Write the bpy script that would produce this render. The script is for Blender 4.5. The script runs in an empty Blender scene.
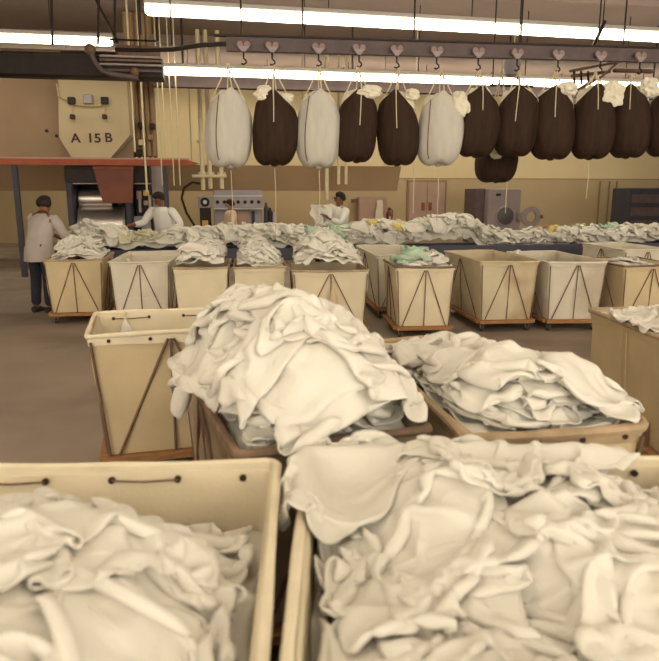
import bpy, math, random
import numpy as np
from mathutils import Vector, Matrix

C = bpy.context.scene.collection
S = bpy.context.scene
PI = math.pi
RND = random.Random(7)

# ------------------------------------------------------------------ materials
def mat(name, col, rough=.85, var=.12, scale=6.0, bump=0.0, bscale=40.0, metal=0.0, emit=None, estr=0.0,
        trans=0.0, stain=None, stain_amt=0.0, stain_scale=1.5, spec=.3, var2=None, stretch=None):
    m = bpy.data.materials.new(name); m.use_nodes = True
    nt = m.node_tree; N = nt.nodes; L = nt.links
    b = N['Principled BSDF']
    b.inputs['Roughness'].default_value = rough
    b.inputs['Metallic'].default_value = metal
    b.inputs['Specular IOR Level'].default_value = spec
    tc = N.new('ShaderNodeTexCoord')
    src = tc.outputs['Object']
    if stretch:
        mp = N.new('ShaderNodeMapping'); mp.inputs['Scale'].default_value = stretch
        L.new(src, mp.inputs['Vector']); src = mp.outputs['Vector']
    nz = N.new('ShaderNodeTexNoise'); nz.inputs['Scale'].default_value = scale; nz.inputs['Detail'].default_value = 5
    L.new(src, nz.inputs['Vector'])
    rp = N.new('ShaderNodeValToRGB')
    d = tuple(max(0, c * (1 - var)) for c in col); e = tuple(min(1, c * (1 + var)) for c in col)
    if var2: d = var2
    rp.color_ramp.elements[0].position = .3; rp.color_ramp.elements[1].position = .7
    rp.color_ramp.elements[0].color = (*d, 1); rp.color_ramp.elements[1].color = (*e, 1)
    L.new(nz.outputs['Fac'], rp.inputs['Fac'])
    out = rp.outputs['Color']
    if stain:
        n2 = N.new('ShaderNodeTexNoise'); n2.inputs['Scale'].default_value = stain_scale; n2.inputs['Detail'].default_value = 3
        L.new(tc.outputs['Object'], n2.inputs['Vector'])
        r2 = N.new('ShaderNodeValToRGB'); r2.color_ramp.elements[0].position = .5; r2.color_ramp.elements[1].position = .62
        r2.color_ramp.elements[0].color = (0, 0, 0, 1); r2.color_ramp.elements[1].color = (stain_amt,) * 3 + (1,)
        L.new(n2.outputs['Fac'], r2.inputs['Fac'])
        mx = N.new('ShaderNodeMixRGB'); L.new(r2.outputs['Color'], mx.inputs['Fac']); L.new(out, mx.inputs['Color1'])
        mx.inputs['Color2'].default_value = (*stain, 1); out = mx.outputs['Color']
    L.new(out, b.inputs['Base Color'])
    if bump:
        n3 = N.new('ShaderNodeTexNoise'); n3.inputs['Scale'].default_value = bscale; n3.inputs['Detail'].default_value = 4
        n3.inputs['Distortion'].default_value = .8
        L.new(tc.outputs['Object'], n3.inputs['Vector'])
        bp = N.new('ShaderNodeBump'); bp.inputs['Strength'].default_value = 1.0; bp.inputs['Distance'].default_value = bump
        L.new(n3.outputs['Fac'], bp.inputs['Height']); L.new(bp.outputs['Normal'], b.inputs['Normal'])
    if emit:
        b.inputs['Emission Color'].default_value = (*emit, 1); b.inputs['Emission Strength'].default_value = estr
    if trans:
        t = N.new('ShaderNodeBsdfTranslucent'); L.new(out, t.inputs['Color'])
        ms = N.new('ShaderNodeMixShader'); ms.inputs['Fac'].default_value = trans
        o = N['Material Output']
        L.new(b.outputs['BSDF'], ms.inputs[1]); L.new(t.outputs['BSDF'], ms.inputs[2]); L.new(ms.outputs['Shader'], o.inputs['Surface'])
    return m

M = {}
M['linen'] = mat('white_linen', (.83, .80, .72), .95, .025, 3, bump=.007, bscale=16, trans=.2, spec=.1)
M['linen2'] = mat('cream_linen', (.82, .77, .63), .95, .05, 6, bump=.008, bscale=18, trans=.1, spec=.1)
M['linen_olive'] = mat('greenish_linen', (.60, .57, .40), .95, .15, 14, bump=.012, bscale=30, spec=.1)
M['mint'] = mat('mint_cloth', (.46, .60, .46), .95, .12, 10, bump=.008, bscale=25, spec=.1)
M['yellow_cloth'] = mat('yellow_cloth', (.75, .62, .22), .95, .1, 10, bump=.006, bscale=30, spec=.1)
M['pink_cloth'] = mat('pink_cloth', (.55, .28, .20), .95, .1, 10, bump=.006, bscale=30, spec=.1)
M['canvas_tan'] = mat('tan_canvas', (.56, .45, .28), .9, .08, 3, bump=.002, bscale=60, spec=.15)
M['canvas_cream'] = mat('cream_canvas', (.67, .585, .42), .9, .07, 3, bump=.002, bscale=60, spec=.15)
M['canvas_white'] = mat('offwhite_canvas', (.66, .61, .50), .9, .08, 3, bump=.002, bscale=60, spec=.15)
M['canvas_stain'] = mat('stained_canvas', (.56, .49, .34), .9, .07, 3, bump=.002, bscale=60, spec=.15, stain=(.36, .25, .14), stain_amt=.75, stain_scale=1.3)
M['canvas_stain2'] = mat('greyish_stained_canvas', (.60, .55, .45), .9, .07, 3, bump=.002, bscale=60, spec=.15, stain=(.42, .34, .25), stain_amt=.7, stain_scale=1.6)
M['canvas_grey'] = mat('worn_greybrown_canvas', (.36, .29, .20), .9, .15, 6, bump=.003, bscale=60, spec=.15, stain=(.19, .13, .09), stain_amt=.6, stain_scale=5)
M['rim_cream'] = mat('cream_wrapped_rim', (.72, .64, .47), .85, .06, 8, bump=.002, bscale=50)
M['rim_brown'] = mat('grimy_brown_rim', (.20, .13, .085), .8, .3, 9, bump=.003, bscale=50)
M['rim_tan'] = mat('worn_tan_rim', (.42, .31, .19), .85, .2, 9, bump=.003, bscale=50)
M['rod'] = mat('brown_painted_steel_rod', (.15, .09, .06), .6, .2, 15)
M['wood'] = mat('orange_brown_wood', (.30, .15, .06), .75, .25, 12, bump=.001, bscale=50, stretch=(1, 6, 6))
M['grommet'] = mat('dark_metal_eyelet', (.05, .03, .022), .5, .1, 20, metal=.5)
M['rubber'] = mat('dark_rubber', (.05, .04, .035), .8, .1, 20)
M['steel'] = mat('grey_steel', (.30, .27, .25), .45, .15, 10, metal=.6)
M['dark_steel'] = mat('dark_painted_steel', (.022, .015, .013), .6, .25, 8)
M['rail'] = mat('purplish_grey_rail_paint', (.11, .08, .08), .6, .15, 6)
M['bag_dark'] = mat('dark_brown_bag_nylon', (.032, .015, .008), .75, .3, 5, bump=.006, bscale=14, spec=.25, stretch=(4, 4, .6))
M['bag_white'] = mat('offwhite_bag_cotton', (.62, .59, .53), .9, .06, 5, bump=.008, bscale=12, trans=.15, spec=.1, stretch=(3, 3, .8))
M['cord'] = mat('cream_cotton_cord', (.62, .54, .38), .9, .1, 30)
M['wall'] = mat('ochre_yellow_wall_paint', (.68, .57, .35), .8, .05, .6, bump=.001, bscale=30)
M['dado'] = mat('olive_tan_wall_paint', (.47, .37, .22), .75, .06, .6, bump=.001, bscale=30)
M['ceiling'] = mat('mauve_grey_ceiling_panels', (.29, .225, .20), .9, .1, .8, bump=.003, bscale=20)
M['floor'] = mat('worn_taupe_concrete', (.30, .235, .185), .55, .16, .9, bump=.001, bscale=60, stain=(.15, .115, .09), stain_amt=.6, stain_scale=.7, spec=.35)
M['duct'] = mat('brown_duct_paint', (.27, .18, .10), .7, .06, 1)
M['red_beam'] = mat('rust_red_beam_paint', (.30, .075, .035), .6, .15, 5)
M['chute'] = mat('red_brown_chute_paint', (.16, .040, .016), .45, .12, 3)
M['hopper'] = mat('beige_hopper_paint', (.44, .36, .23), .7, .05, 2)
M['hopper_side'] = mat('mauve_tan_panel_paint', (.29, .20, .125), .7, .06, 2)
M['letter'] = mat('dark_purple_lettering', (.06, .025, .03), .7, .05, 5)
M['stainless'] = mat('brushed_stainless', (.55, .50, .46), .32, .1, 6, metal=.85, stretch=(.3, 6, 6))
M['navy'] = mat('dark_navy_paint', (.045, .045, .065), .5, .15, 5)
M['blue_grey'] = mat('blue_grey_enamel', (.31, .285, .31), .5, .08, 4)
M['mauve_grey'] = mat('mauve_grey_enamel', (.30, .25, .255), .5, .08, 4)
M['belt'] = mat('slate_blue_conveyor_side', (.075, .075, .105), .6, .12, 4)
M['door'] = mat('mauve_tan_door_paint', (.40, .28, .22), .6, .05, 3)
M['pink_box'] = mat('dusty_pink_panel', (.40, .27, .22), .6, .06, 3)
M['pipe'] = mat('cream_pipe_paint', (.62, .55, .36), .5, .06, 6)
M['pipe_tan'] = mat('tan_pipe_paint', (.48, .36, .21), .6, .08, 6)
M['lamp_body'] = mat('white_lamp_housing', (.55, .52, .48), .6, .05, 6)
M['tube'] = mat('lit_fluorescent_diffuser', (.9, .88, .8), .5, .0, 3, emit=(1.0, .88, .66), estr=7.5)
M['skin'] = mat('brown_skin', (.20, .095, .055), .6, .06, 12)
M['skin2'] = mat('light_brown_skin', (.38, .20, .12), .6, .06, 12)
M['hair'] = mat('black_hair', (.018, .012, .010), .7, .3, 40, bump=.006, bscale=60)
M['shirt'] = mat('white_uniform_cloth', (.72, .70, .66), .9, .04, 5, bump=.006, bscale=20, spec=.1)
M['shirt_grey'] = mat('pale_mauve_grey_shirt', (.42, .37, .34), .9, .06, 5, bump=.006, bscale=20, spec=.1)
M['shirt_pink'] = mat('pale_peach_smock', (.62, .48, .36), .9, .05, 5, bump=.005, bscale=20, spec=.1)
M['trouser'] = mat('navy_trouser_cloth', (.025, .027, .04), .9, .2, 8, bump=.004, bscale=30)
M['shoe'] = mat('dark_shoe_leather', (.03, .02, .02), .6, .1, 8)
M['eye'] = mat('dark_eye', (.02, .015, .012), .3, .05, 8)
M['ext_red'] = mat('red_brown_extinguisher', (.24, .07, .045), .4, .1, 8)
M['amber'] = mat('amber_gauge_glass', (.65, .42, .12), .4, .05, 8)
M['glass_drum_shade'] = mat('dark_glass_and_drum_shade', (.035, .022, .018), .25, .1, 8, spec=.5)  # porthole glass, and the painted shade inside the open drum
M['trolley'] = mat('worn_mauve_trolley_metal', (.27, .19, .18), .6, .1, 10)
M['leather'] = mat('brown_leather_strap', (.17, .10, .06), .7, .15, 12)
M['blue_ink'] = mat('faded_blue_laundry_ink', (.30, .30, .46), .9, .1, 12)

# ------------------------------------------------------------------ mesh helpers
class MB:
    def __init__(s): s.v = []; s.f = []
    def add(s, vs, fs):
        o = len(s.v); s.v += [tuple(p) for p in vs]; s.f += [tuple(i + o for i in f) for f in fs]; return s
    def box(s, x0, x1, y0, y1, z0, z1, T=None):
        v = [(x, y, z) for z in (z0, z1) for y in (y0, y1) for x in (x0, x1)]
        if T is not None: v = [T @ Vector(p) for p in v]
        return s.add(v, [(0, 2, 3, 1), (4, 5, 7, 6), (0, 1, 5, 4), (2, 6, 7, 3), (0, 4, 6, 2), (1, 3, 7, 5)])
    def rbox(s, x0, x1, y0, y1, z0, z1, r=.02):   # box with chamfered vertical and horizontal edges
        v = []; R = [(0, r), (r, 0)]
        ring = lambda z, i: [(x0 + i + r, y0 + i, z), (x1 - i - r, y0 + i, z), (x1 - i, y0 + i + r, z), (x1 - i, y1 - i - r, z),
                             (x1 - i - r, y1 - i, z), (x0 + i + r, y1 - i, z), (x0 + i, y1 - i - r, z), (x0 + i, y0 + i + r, z)]
        rs = [ring(z0, r), ring(z0 + r, 0), ring(z1 - r, 0), ring(z1, r)]
        for q in rs: v += q
        f = [tuple(reversed(range(8))), tuple(range(24, 32))]
        for k in range(3):
            for i in range(8): j = (i + 1) % 8; f.append((k * 8 + i, k * 8 + j, k * 8 + 8 + j, k * 8 + 8 + i))
        return s.add(v, f)
    def tube(s, pts, r, n=8, closed=False, caps=True):
        pts = [Vector(p) for p in pts]; m = len(pts)
        rr = r if isinstance(r, (list, tuple)) else [r] * m
        v = []; prev = None
        for i, p in enumerate(pts):
            if closed: t = pts[(i + 1) % m] - pts[i - 1]
            else: t = pts[min(i + 1, m - 1)] - pts[max(i - 1, 0)]
            t.normalize()
            if prev is None:
                a = Vector((0, 0, 1)) if abs(t.z) < .9 else Vector((1, 0, 0)); u = t.cross(a).normalized()
            else:
                u = (prev - t * prev.dot(t)).normalized()
            prev = u; w = t.cross(u)
            for k in range(n):
                a = 2 * PI * k / n; v.append(p + (u * math.cos(a) + w * math.sin(a)) * rr[i])
        f = []
        for i in range(m if closed else m - 1):
            j = (i + 1) % m
            for k in range(n): l = (k + 1) % n; f.append((i * n + k, i * n + l, j * n + l, j * n + k))
        if not closed and caps: f += [tuple(reversed(range(n))), tuple(range((m - 1) * n, m * n))]
        return s.add(v, f)
    def cyl(s, a, b, r, n=16): return s.tube([a, b], r, n)
    def lathe(s, prof, n=24, o=(0, 0, 0), axis='z'):    # prof: (radius, height)
        v = []
        for (r, h) in prof:
            for k in range(n):
                a = 2 * PI * k / n; p = (r * math.cos(a), r * math.sin(a), h)
                if axis == 'y': p = (p[0], p[2], p[1])
                if axis == 'x': p = (p[2], p[0], p[1])
                v.append((p[0] + o[0], p[1] + o[1], p[2] + o[2]))
        f = []
        for i in range(len(prof) - 1):
            for k in range(n): l = (k + 1) % n; f.append((i * n + k, i * n + l, i * n + n + l, i * n + n + k))
        f += [tuple(reversed(range(n))), tuple(range((len(prof) - 1) * n, len(prof) * n))]
        return s.add(v, f)
    def sphere(s, c, r, n=12, sc=(1, 1, 1)):
        v = []; m = n // 2 + 1
        for i in range(m + 1):
            t = PI * i / m
            for k in range(n):
                a = 2 * PI * k / n
                v.append((c[0] + r * sc[0] * math.sin(t) * math.cos(a), c[1] + r * sc[1] * math.sin(t) * math.sin(a), c[2] + r * sc[2] * math.cos(t)))
        f = []
        for i in range(m):
            for k in range(n): l = (k + 1) % n; f.append((i * n + k, i * n + n + k, i * n + n + l, i * n + l))
        return s.add(v, f)
    def prism(s, poly, y0, y1):                          # outline in x,z given thickness in y
        n = len(poly); v = [(x, y0, z) for x, z in poly] + [(x, y1, z) for x, z in poly]
        f = [tuple(range(n)), tuple(reversed(range(n, 2 * n)))]
        for i in range(n): j = (i + 1) % n; f.append((i, i + n, j + n, j))
        return s.add(v, f)
    def build(s, name, m, parent=None, smooth=True, loc=None):
        me = bpy.data.meshes.new(name); me.from_pydata(s.v, [], s.f); me.validate(); me.update()
        o = bpy.data.objects.new(name, me); C.objects.link(o); me.materials.append(m)
        import bmesh
        bm = bmesh.new(); bm.from_mesh(me); bmesh.ops.recalc_face_normals(bm, faces=bm.faces); bm.to_mesh(me); bm.free()
        if smooth:
            me.shade_smooth()
            try: me.set_sharp_from_angle(angle=math.radians(38))
            except Exception: pass
        if parent: o.parent = parent
        if loc: o.location = loc
        return o

def tag(o, label=None, cat=None, group=None, kind=None):
    if label: o['label'] = label
    if cat: o['category'] = cat
    if group: o['group'] = group
    if kind: o['kind'] = kind
    return o
def empty(name, loc, rz=0, **k):
    o = bpy.data.objects.new(name, None); C.objects.link(o); o.location = loc; o.rotation_euler = (0, 0, rz)
    o.empty_display_size = .1
    return tag(o, **k)
def copy_tree(o, parent=None):
    c = o.copy(); C.objects.link(c); c.parent = parent
    for ch in [x for x in bpy.data.objects if x.parent == o]: copy_tree(ch, c)
    return c

# ------------------------------------------------------------------ cloth settling (numpy)
def vnoise(rng, n, k):
    """smooth random field n x n with k control points"""
    g = rng.standard_normal((k + 1, k + 1)); t = np.linspace(0, k - 1e-6, n); i = t.astype(int); f = t - i; f = f * f * (3 - 2 * f)
    a = g[i][:, i]; b = g[i + 1][:, i]; c = g[i][:, i + 1]; d = g[i + 1][:, i + 1]
    fx = f[:, None]; fy = f[None, :]
    return (a * (1 - fx) + b * fx) * (1 - fy) + (c * (1 - fx) + d * fx) * fy

class Heap:
    """height field over local x,y in [x0,x1]x[y0,y1]"""
    def __init__(s, x0, x1, y0, y1, fn, res=.02, seed=1):
        s.x0, s.y0, s.res = x0, y0, res
        s.nx = int((x1 - x0) / res) + 2; s.ny = int((y1 - y0) / res) + 2
        X, Y = np.meshgrid(x0 + np.arange(s.nx) * res, y0 + np.arange(s.ny) * res, indexing='ij')
        s.X, s.Y = X, Y
        s.G = fn(X, Y).astype(float); s.G0 = s.G.copy(); s.rng = np.random.default_rng(seed)
        s.V = []; s.F = []; s.nv = 0
    def h(s, x, y):
        u = np.clip((x - s.x0) / s.res, 0, s.nx - 1.001); w = np.clip((y - s.y0) / s.res, 0, s.ny - 1.001)
        i = u.astype(int); j = w.astype(int); a = u - i; b = w - j; G = s.G
        return (G[i, j] * (1 - a) + G[i + 1, j] * a) * (1 - b) + (G[i, j + 1] * (1 - a) + G[i + 1, j + 1] * a) * b
    def sheet(s, cx, cy, size=1.2, cell=.03, comp=.55, amp=.10, aspect=1.0, box=None, rot=None, steps=55, iters=8, th=.006,
              lift=.05, frict=.75, keep=True, k=8, sep=False):
        rng = s.rng; n = max(12, int(size / cell)); L = size / (n - 1)
        rot = rng.uniform(0, PI) if rot is None else rot
        t = (np.linspace(0, 1, n) - .5) * size
        A, B = np.meshgrid(t, t * aspect, indexing='ij')
        cpx = comp * rng.uniform(.85, 1.15); cpy = comp * rng.uniform(.85, 1.15)
        wx = vnoise(rng, n, k) * L * 2.2 + vnoise(rng, n, 3) * size * .05
        wy = vnoise(rng, n, k) * L * 2.2 + vnoise(rng, n, 3) * size * .05
        x = A * cpx + wx; y = B * cpy + wy
        X = np.empty((n, n, 3)); c, sn = math.cos(rot), math.sin(rot)
        X[..., 0] = cx + x * c - y * sn; X[..., 1] = cy + x * sn + y * c
        if box is not None:      # fit the loosely gathered sheet between the walls
            for ax in (0, 1):
                lo, hi = X[..., ax].min(), X[..., ax].max(); l2, h2 = max(lo, box[2 * ax]), min(hi, box[2 * ax + 1])
                X[..., ax] = l2 + (X[..., ax] - lo) / (hi - lo) * (h2 - l2)
        hh = s.h(X[..., 0], X[..., 1])
        X[..., 2] = (hh.max() if box is None else hh * .5 + .5 * hh.max()) + lift + amp * np.abs(vnoise(rng, n, k)) + amp * .5 * vnoise(rng, n, k * 2)
        P = X.copy(); La = L; Lb = L * aspect; Ld = math.hypot(La, Lb)
        def con(p, q, rest, st):
            d = q - p; l = np.sqrt((d * d).sum(-1, keepdims=True)) + 1e-9
            c_ = d * ((l - rest) / l * .5 * st); p += c_; q -= c_
        dt2 = 9.8 * (1 / 45.) ** 2
        for it in range(steps):
            v = (X - P) * .88; P = X.copy(); vm = np.clip(v, -.05, .05); X = X + vm; X[..., 2] -= dt2
            for q in range(iters):
                for a0 in (0, 1):
                    m = (n - a0) // 2
                    p_ = X[a0:a0 + 2 * m:2]; q_ = X[a0 + 1:a0 + 2 * m:2]; con(p_, q_, La, 1)
                    p_ = X[:, a0:a0 + 2 * m:2]; q_ = X[:, a0 + 1:a0 + 2 * m:2]; con(p_, q_, Lb, 1)
                d = X[1:, 1:] - X[:-1, :-1]; l = np.sqrt((d * d).sum(-1, keepdims=True)) + 1e-9; cc = d * ((l - Ld) / l * .15)
                X[:-1, :-1] += cc; X[1:, 1:] -= cc
                d = X[:-1, 1:] - X[1:, :-1]; l = np.sqrt((d * d).sum(-1, keepdims=True)) + 1e-9; cc = d * ((l - Ld) / l * .15)
                X[1:, :-1] += cc; X[:-1, 1:] -= cc
                # bending
                d = X[2:] - X[:-2]; l = np.sqrt((d * d).sum(-1, keepdims=True)) + 1e-9; cc = d * (np.minimum(l - 1.7 * La, 0) / l * .12)
                X[:-2] += cc; X[2:] -= cc
                d = X[:, 2:] - X[:, :-2]; l = np.sqrt((d * d).sum(-1, keepdims=True)) + 1e-9; cc = d * (np.minimum(l - 1.7 * Lb, 0) / l * .12)
                X[:, :-2] += cc; X[:, 2:] -= cc
                if box is not None:
                    X[..., 0] = np.clip(X[..., 0], box[0], box[1]); X[..., 1] = np.clip(X[..., 1], box[2], box[3])
                if q % 2 == 1 or q == iters - 1:
                    hh = s.h(X[..., 0], X[..., 1]) + th; pen = X[..., 2] < hh
                    X[..., 2] = np.where(pen, hh, X[..., 2])
            f = np.where(pen, frict, 0)[..., None]
            X[..., :2] = X[..., :2] * (1 - f) + P[..., :2] * f
        # refresh the field
        u = X.reshape(-1, 3)
        for (dx, dy) in ((0, 0), (.5, 0), (0, .5), (.5, .5)):
            i = np.floor((u[:, 0] - s.x0) / s.res + dx).astype(int); j = np.floor((u[:, 1] - s.y0) / s.res + dy).astype(int)
            ok = (i >= 0) & (j >= 0) & (i < s.nx) & (j < s.ny)
            np.maximum.at(s.G, (i[ok], j[ok]), u[ok, 2])
        g = s.G; sm = g.copy(); sm[1:-1, 1:-1] = (g[1:-1, 1:-1] * 4 + g[:-2, 1:-1] + g[2:, 1:-1] + g[1:-1, :-2] + g[1:-1, 2:]) / 8
        s.G = np.maximum(s.G0, np.where(sm < g - .12, g, np.maximum(sm, g - .006)))
        idx = np.arange(n * n).reshape(n, n)
        F = np.stack([idx[:-1, :-1], idx[1:, :-1], idx[1:, 1:], idx[:-1, 1:]], -1).reshape(-1, 4)
        if sep: return u.copy(), F
        if keep: s.V.append(u.copy()); s.F.append(F + s.nv); s.nv += len(u)
    def core(s, lo, box, fn, noise=.028, k=22, st=2):
        """mound below the sheets so no gap shows the bottom"""
        m = (s.X >= box[0]) & (s.X <= box[1]) & (s.Y >= box[2]) & (s.Y <= box[3])
        ii = np.where(m.any(1))[0][::st]; jj = np.where(m.any(0))[0][::st]
        X = s.X[np.ix_(ii, jj)]; Y = s.Y[np.ix_(ii, jj)]; Z = fn(X, Y)
        nzx = vnoise(s.rng, max(len(ii), len(jj)), k)[:len(ii), :len(jj)]; Z = Z - .012 + noise * nzx
        n0, n1 = X.shape; u = np.stack([X, Y, Z], -1).reshape(-1, 3); idx = np.arange(n0 * n1).reshape(n0, n1)
        F = np.stack([idx[:-1, :-1], idx[1:, :-1], idx[1:, 1:], idx[:-1, 1:]], -1).reshape(-1, 4)
        s.V.append(u); s.F.append(F + s.nv); s.nv += len(u)
    def build(s, name, m, sub=1):
        return cloth_obj(name, np.concatenate(s.V), np.concatenate(s.F), m, sub)

def cloth_obj(name, V, F, m, sub=1, solid=.004, parent=None):
    me = bpy.data.meshes.new(name); me.from_pydata(V.tolist(), [], F.tolist()); me.update(); me.shade_smooth()
    o = bpy.data.objects.new(name, me); C.objects.link(o); me.materials.append(m)
    if sub: sm = o.modifiers.new('smooth_folds', 'SUBSURF'); sm.levels = sub; sm.render_levels = sub
    if solid: so = o.modifiers.new('cloth_thickness', 'SOLIDIFY'); so.thickness = solid
    if parent: o.parent = parent
    return o

#SECTION_TRUCKS
# ------------------------------------------------------------------ canvas laundry truck
def rrect(W, D, r, per=10):
    """rounded rectangle outline points, counter-clockwise, starting front-left"""
    pts = []
    cs = [(-W / 2 + r, -D / 2 + r, PI), (W / 2 - r, -D / 2 + r, 1.5 * PI), (W / 2 - r, D / 2 - r, 0), (-W / 2 + r, D / 2 - r, .5 * PI)]
    for q in range(4):
        cx, cy, a0 = cs[q]
        for k in range(4): a = a0 + k / 3 * PI / 2; pts.append((cx + r * math.cos(a), cy + r * math.sin(a)))
        nx, ny, na = cs[(q + 1) % 4]
        a = pts[-1]; b = (nx + r * math.cos(na), ny + r * math.sin(na))
        for k in range(1, per): t = k / per; pts.append((a[0] * (1 - t) + b[0] * t, a[1] * (1 - t) + b[1] * t))
    return pts

def truck(cx, cy, rz, W, D, zr, body, rim, label, taper=.07,  rods=True, grom=0, group='canvas laundry trucks', inner=None, seed=0,
          rod_r=.008, rimr=.017, braces=True, seams=False, straps=False):
    rng = random.Random(seed); t = empty('laundry_truck', (cx, cy, 0), rz, label=label, cat='laundry cart', group=group)
    zb = .15; lv = 12; pr = rrect(W - .012, D - .012, .03); n = len(pr)
    ph = [rng.uniform(0, 6) for _ in range(6)]
    def ring(u, off):      # u: 0 bottom .. 1 top
        z = zb + (zr - zb) * u; k = taper * (1 - u); v = []
        sx = (W - 2 * k - 2 * off) / W; sy = (D - 2 * k - 2 * off) / D
        for i, (x, y) in enumerate(pr):
            a = 2 * PI * i / n
            bul = math.sin(PI * u) * (.010 * math.sin(3 * a + ph[0] + 4 * u) + .007 * math.sin(7 * a + ph[1] - 6 * u) + .004 * math.sin(13 * a + ph[2] + 9 * u)) + .008 * math.sin(PI * u)
            l = math.hypot(x, y); v.append((x * sx + x / l * bul, y * sy + y / l * bul, z + .006 * math.sin(5 * a + ph[3]) * (u == 1)))
        return v
    def shell(o0, o1, nm, m, par):
        b = MB(); v = []
        for i in range(lv + 1): v += ring(i / lv, o0)
        for i in range(lv, 0, -1): v += ring(i / lv - .3 / lv, o1)
        R = 2 * lv + 1; f = []
        for i in range(R - 1):
            for k in range(n): l = (k + 1) % n; f.append((i * n + k, i * n + l, i * n + n + l, i * n + n + k))
        f += [tuple(reversed(range(n))), tuple(range((R - 1) * n, R * n))]
        b.add(v, f); return b.build(nm, m, par)
    shell(0, .012, 'canvas_basket', body, t)
    if inner: shell(.016, .022, 'canvas_liner', inner, t)
    rb = MB(); pts = [(x * (W + .01) / W, y * (D + .01) / D, zr + .004 * math.sin(i * .5 + ph[4])) for i, (x, y) in enumerate(rrect(W, D, .035, 8))]
    rb.tube(pts, [rimr * (1 + .12 * math.sin(i * 1.7 + ph[5])) for i in range(len(pts))], 8, closed=True)
    rim_o = rb.build('rim', rim, t)
    # stitched canvas collar just under the rim
    cb = MB(); v = []; q = rrect(W + .006, D + .006, .035, 8); m_ = len(q)
    for (z, s_) in ((zr + .004, 1.0), (zr - .03, 1.002), (zr - .06, .992), (zr - .06, .97), (zr, .975)):
        v += [(x * s_, y * s_, z + .004 * math.sin(i * .9 + ph[1])) for i, (x, y) in enumerate(q)]
    f = []
    for i in range(4):
        for k in range(m_): l = (k + 1) % m_; f.append((i * m_ + k, i * m_ + l, i * m_ + m_ + l, i * m_ + m_ + k))
    cb.add(v, f); cb.build('canvas_collar', rim if grom else body, t)
    zt = zr - .035
    def rod(a, b): MB().cyl(a, b, rod_r, 6).build('brace_rod', M['rod'], t)
    if rods:
        k = taper; o = .012
        fx, fy = W / 2 + o, D / 2 + o; bx, by = W / 2 - k + o, D / 2 - k + o
        for sx in (-1, 1):
            for sy in (-1, 1): rod((sx * (fx - .03), sy * (fy - .0), zt), (sx * (bx - .02), sy * by, zb))
        if braces:
            for sy in (-1, 1):
                for e in (-.82, 0, .82): rod((e * .02, sy * fy, zt), (e * bx, sy * by, zb))
            for sx in (-1, 1):
                for e in (-.82, 0, .82): rod((sx * fx, e * .02, zt), (sx * bx, e * by, zb))
    if seams:      # stitched vertical tapes on the long sides
        for sx in (-1, 1):
            for e in (-.45, -.4, .1, .15):
                MB().tube([(sx * (W / 2 - taper * (1 - u) + .011), e * D * (1 - .1 * (1 - u)), zb + (zt - zb) * u) for u in (0, .33, .66, 1)], .004, 6).build('seam_tape', body, t)
    if straps:
        for sx in (-1, 1):
            for e in (-.42, -.1, .22):
                MB().rbox(sx * (W / 2 - taper + .012) - .012, sx * (W / 2 - taper + .012) + .012, e * D - .03, e * D + .03, zb - .04, zb + .15, .004).build('leather_strap', M['leather'], t)
    if grom:
        for sy in (-1, 1):
            for k in range(grom):
                x = -W / 2 + (k + .5) * W / grom
                for (yy) in (sy * (D / 2 + .004), sy * (D / 2 - .034)):
                    if True:
                        MB().lathe([(.005, -.005), (.011, -.005), (.011, .005), (.005, .005)], 10, (x, yy, zr - .032), 'y').build('eyelet', M['grommet'], t)
    if grom:
        for sy in (-1, 1):
            yy = sy * (D / 2 - .038); xs_ = [-W / 2 + (k + .5) * W / grom for k in range(grom)]
            for k in range(0, grom - 1, 2): MB().tube([(xs_[k], yy, zr - .032), ((xs_[k] + xs_[k + 1]) / 2, yy - sy * .004, zr - .036), (xs_[k + 1], yy, zr - .032)], .0035, 6).build('lacing_cord', M['rod'], t)
    # wooden base
    wb = W - 2 * taper + .05; db = D - 2 * taper + .05; b = MB()
    for sy in (-1, 1): b.rbox(-wb / 2, wb / 2, sy * db / 2 - .03, sy * db / 2 + .03, .105, .15, .005)
    for sx in (-1, 1): b.rbox(sx * wb / 2 - .03, sx * wb / 2 + .03, -db / 2 + .02, db / 2 - .02, .106, .149, .005)
    for e in (-.25, 0, .25): b.rbox(-wb / 2, wb / 2, e * db - .045, e * db + .045, .108, .147, .005)
    b.build('wooden_base', M['wood'], t)
    for sx in (-1, 1):
        for sy in (-1, 1):
            x, y = sx * (wb / 2 - .06), sy * (db / 2 - .06)
            cst = MB().box(x - .03, x + .03, y - .03, y + .03, .098, .108).box(x - .022, x - .017, y - .012, y + .03, .035, .1).box(x + .017, x + .022, y - .012, y + .03, .035, .1).build('caster', M['steel'], t)
            MB().lathe([(.02, -.014), (.038, -.014), (.04, 0), (.038, .014), (.02, .014)], 14, (x, y + .01, .04), 'x').build('wheel', M['rubber'], cst)
    return t

def loc2(cx, cy, rz, x, y):
    c, s = math.cos(rz), math.sin(rz); return cx + x * c - y * s, cy + x * s + y * c
def place(o, cx, cy, rz): o.location = (cx, cy, 0); o.rotation_euler = (0, 0, rz); return o
D2R = math.radians
def corner(x, y, rz, W, D, sx, sy):     # centre from a named rim corner
    dx, dy = loc2(0, 0, rz, -sx * W / 2, -sy * D / 2); return x + dx, y + dy

SEN = 'canvas laundry trucks'
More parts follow.
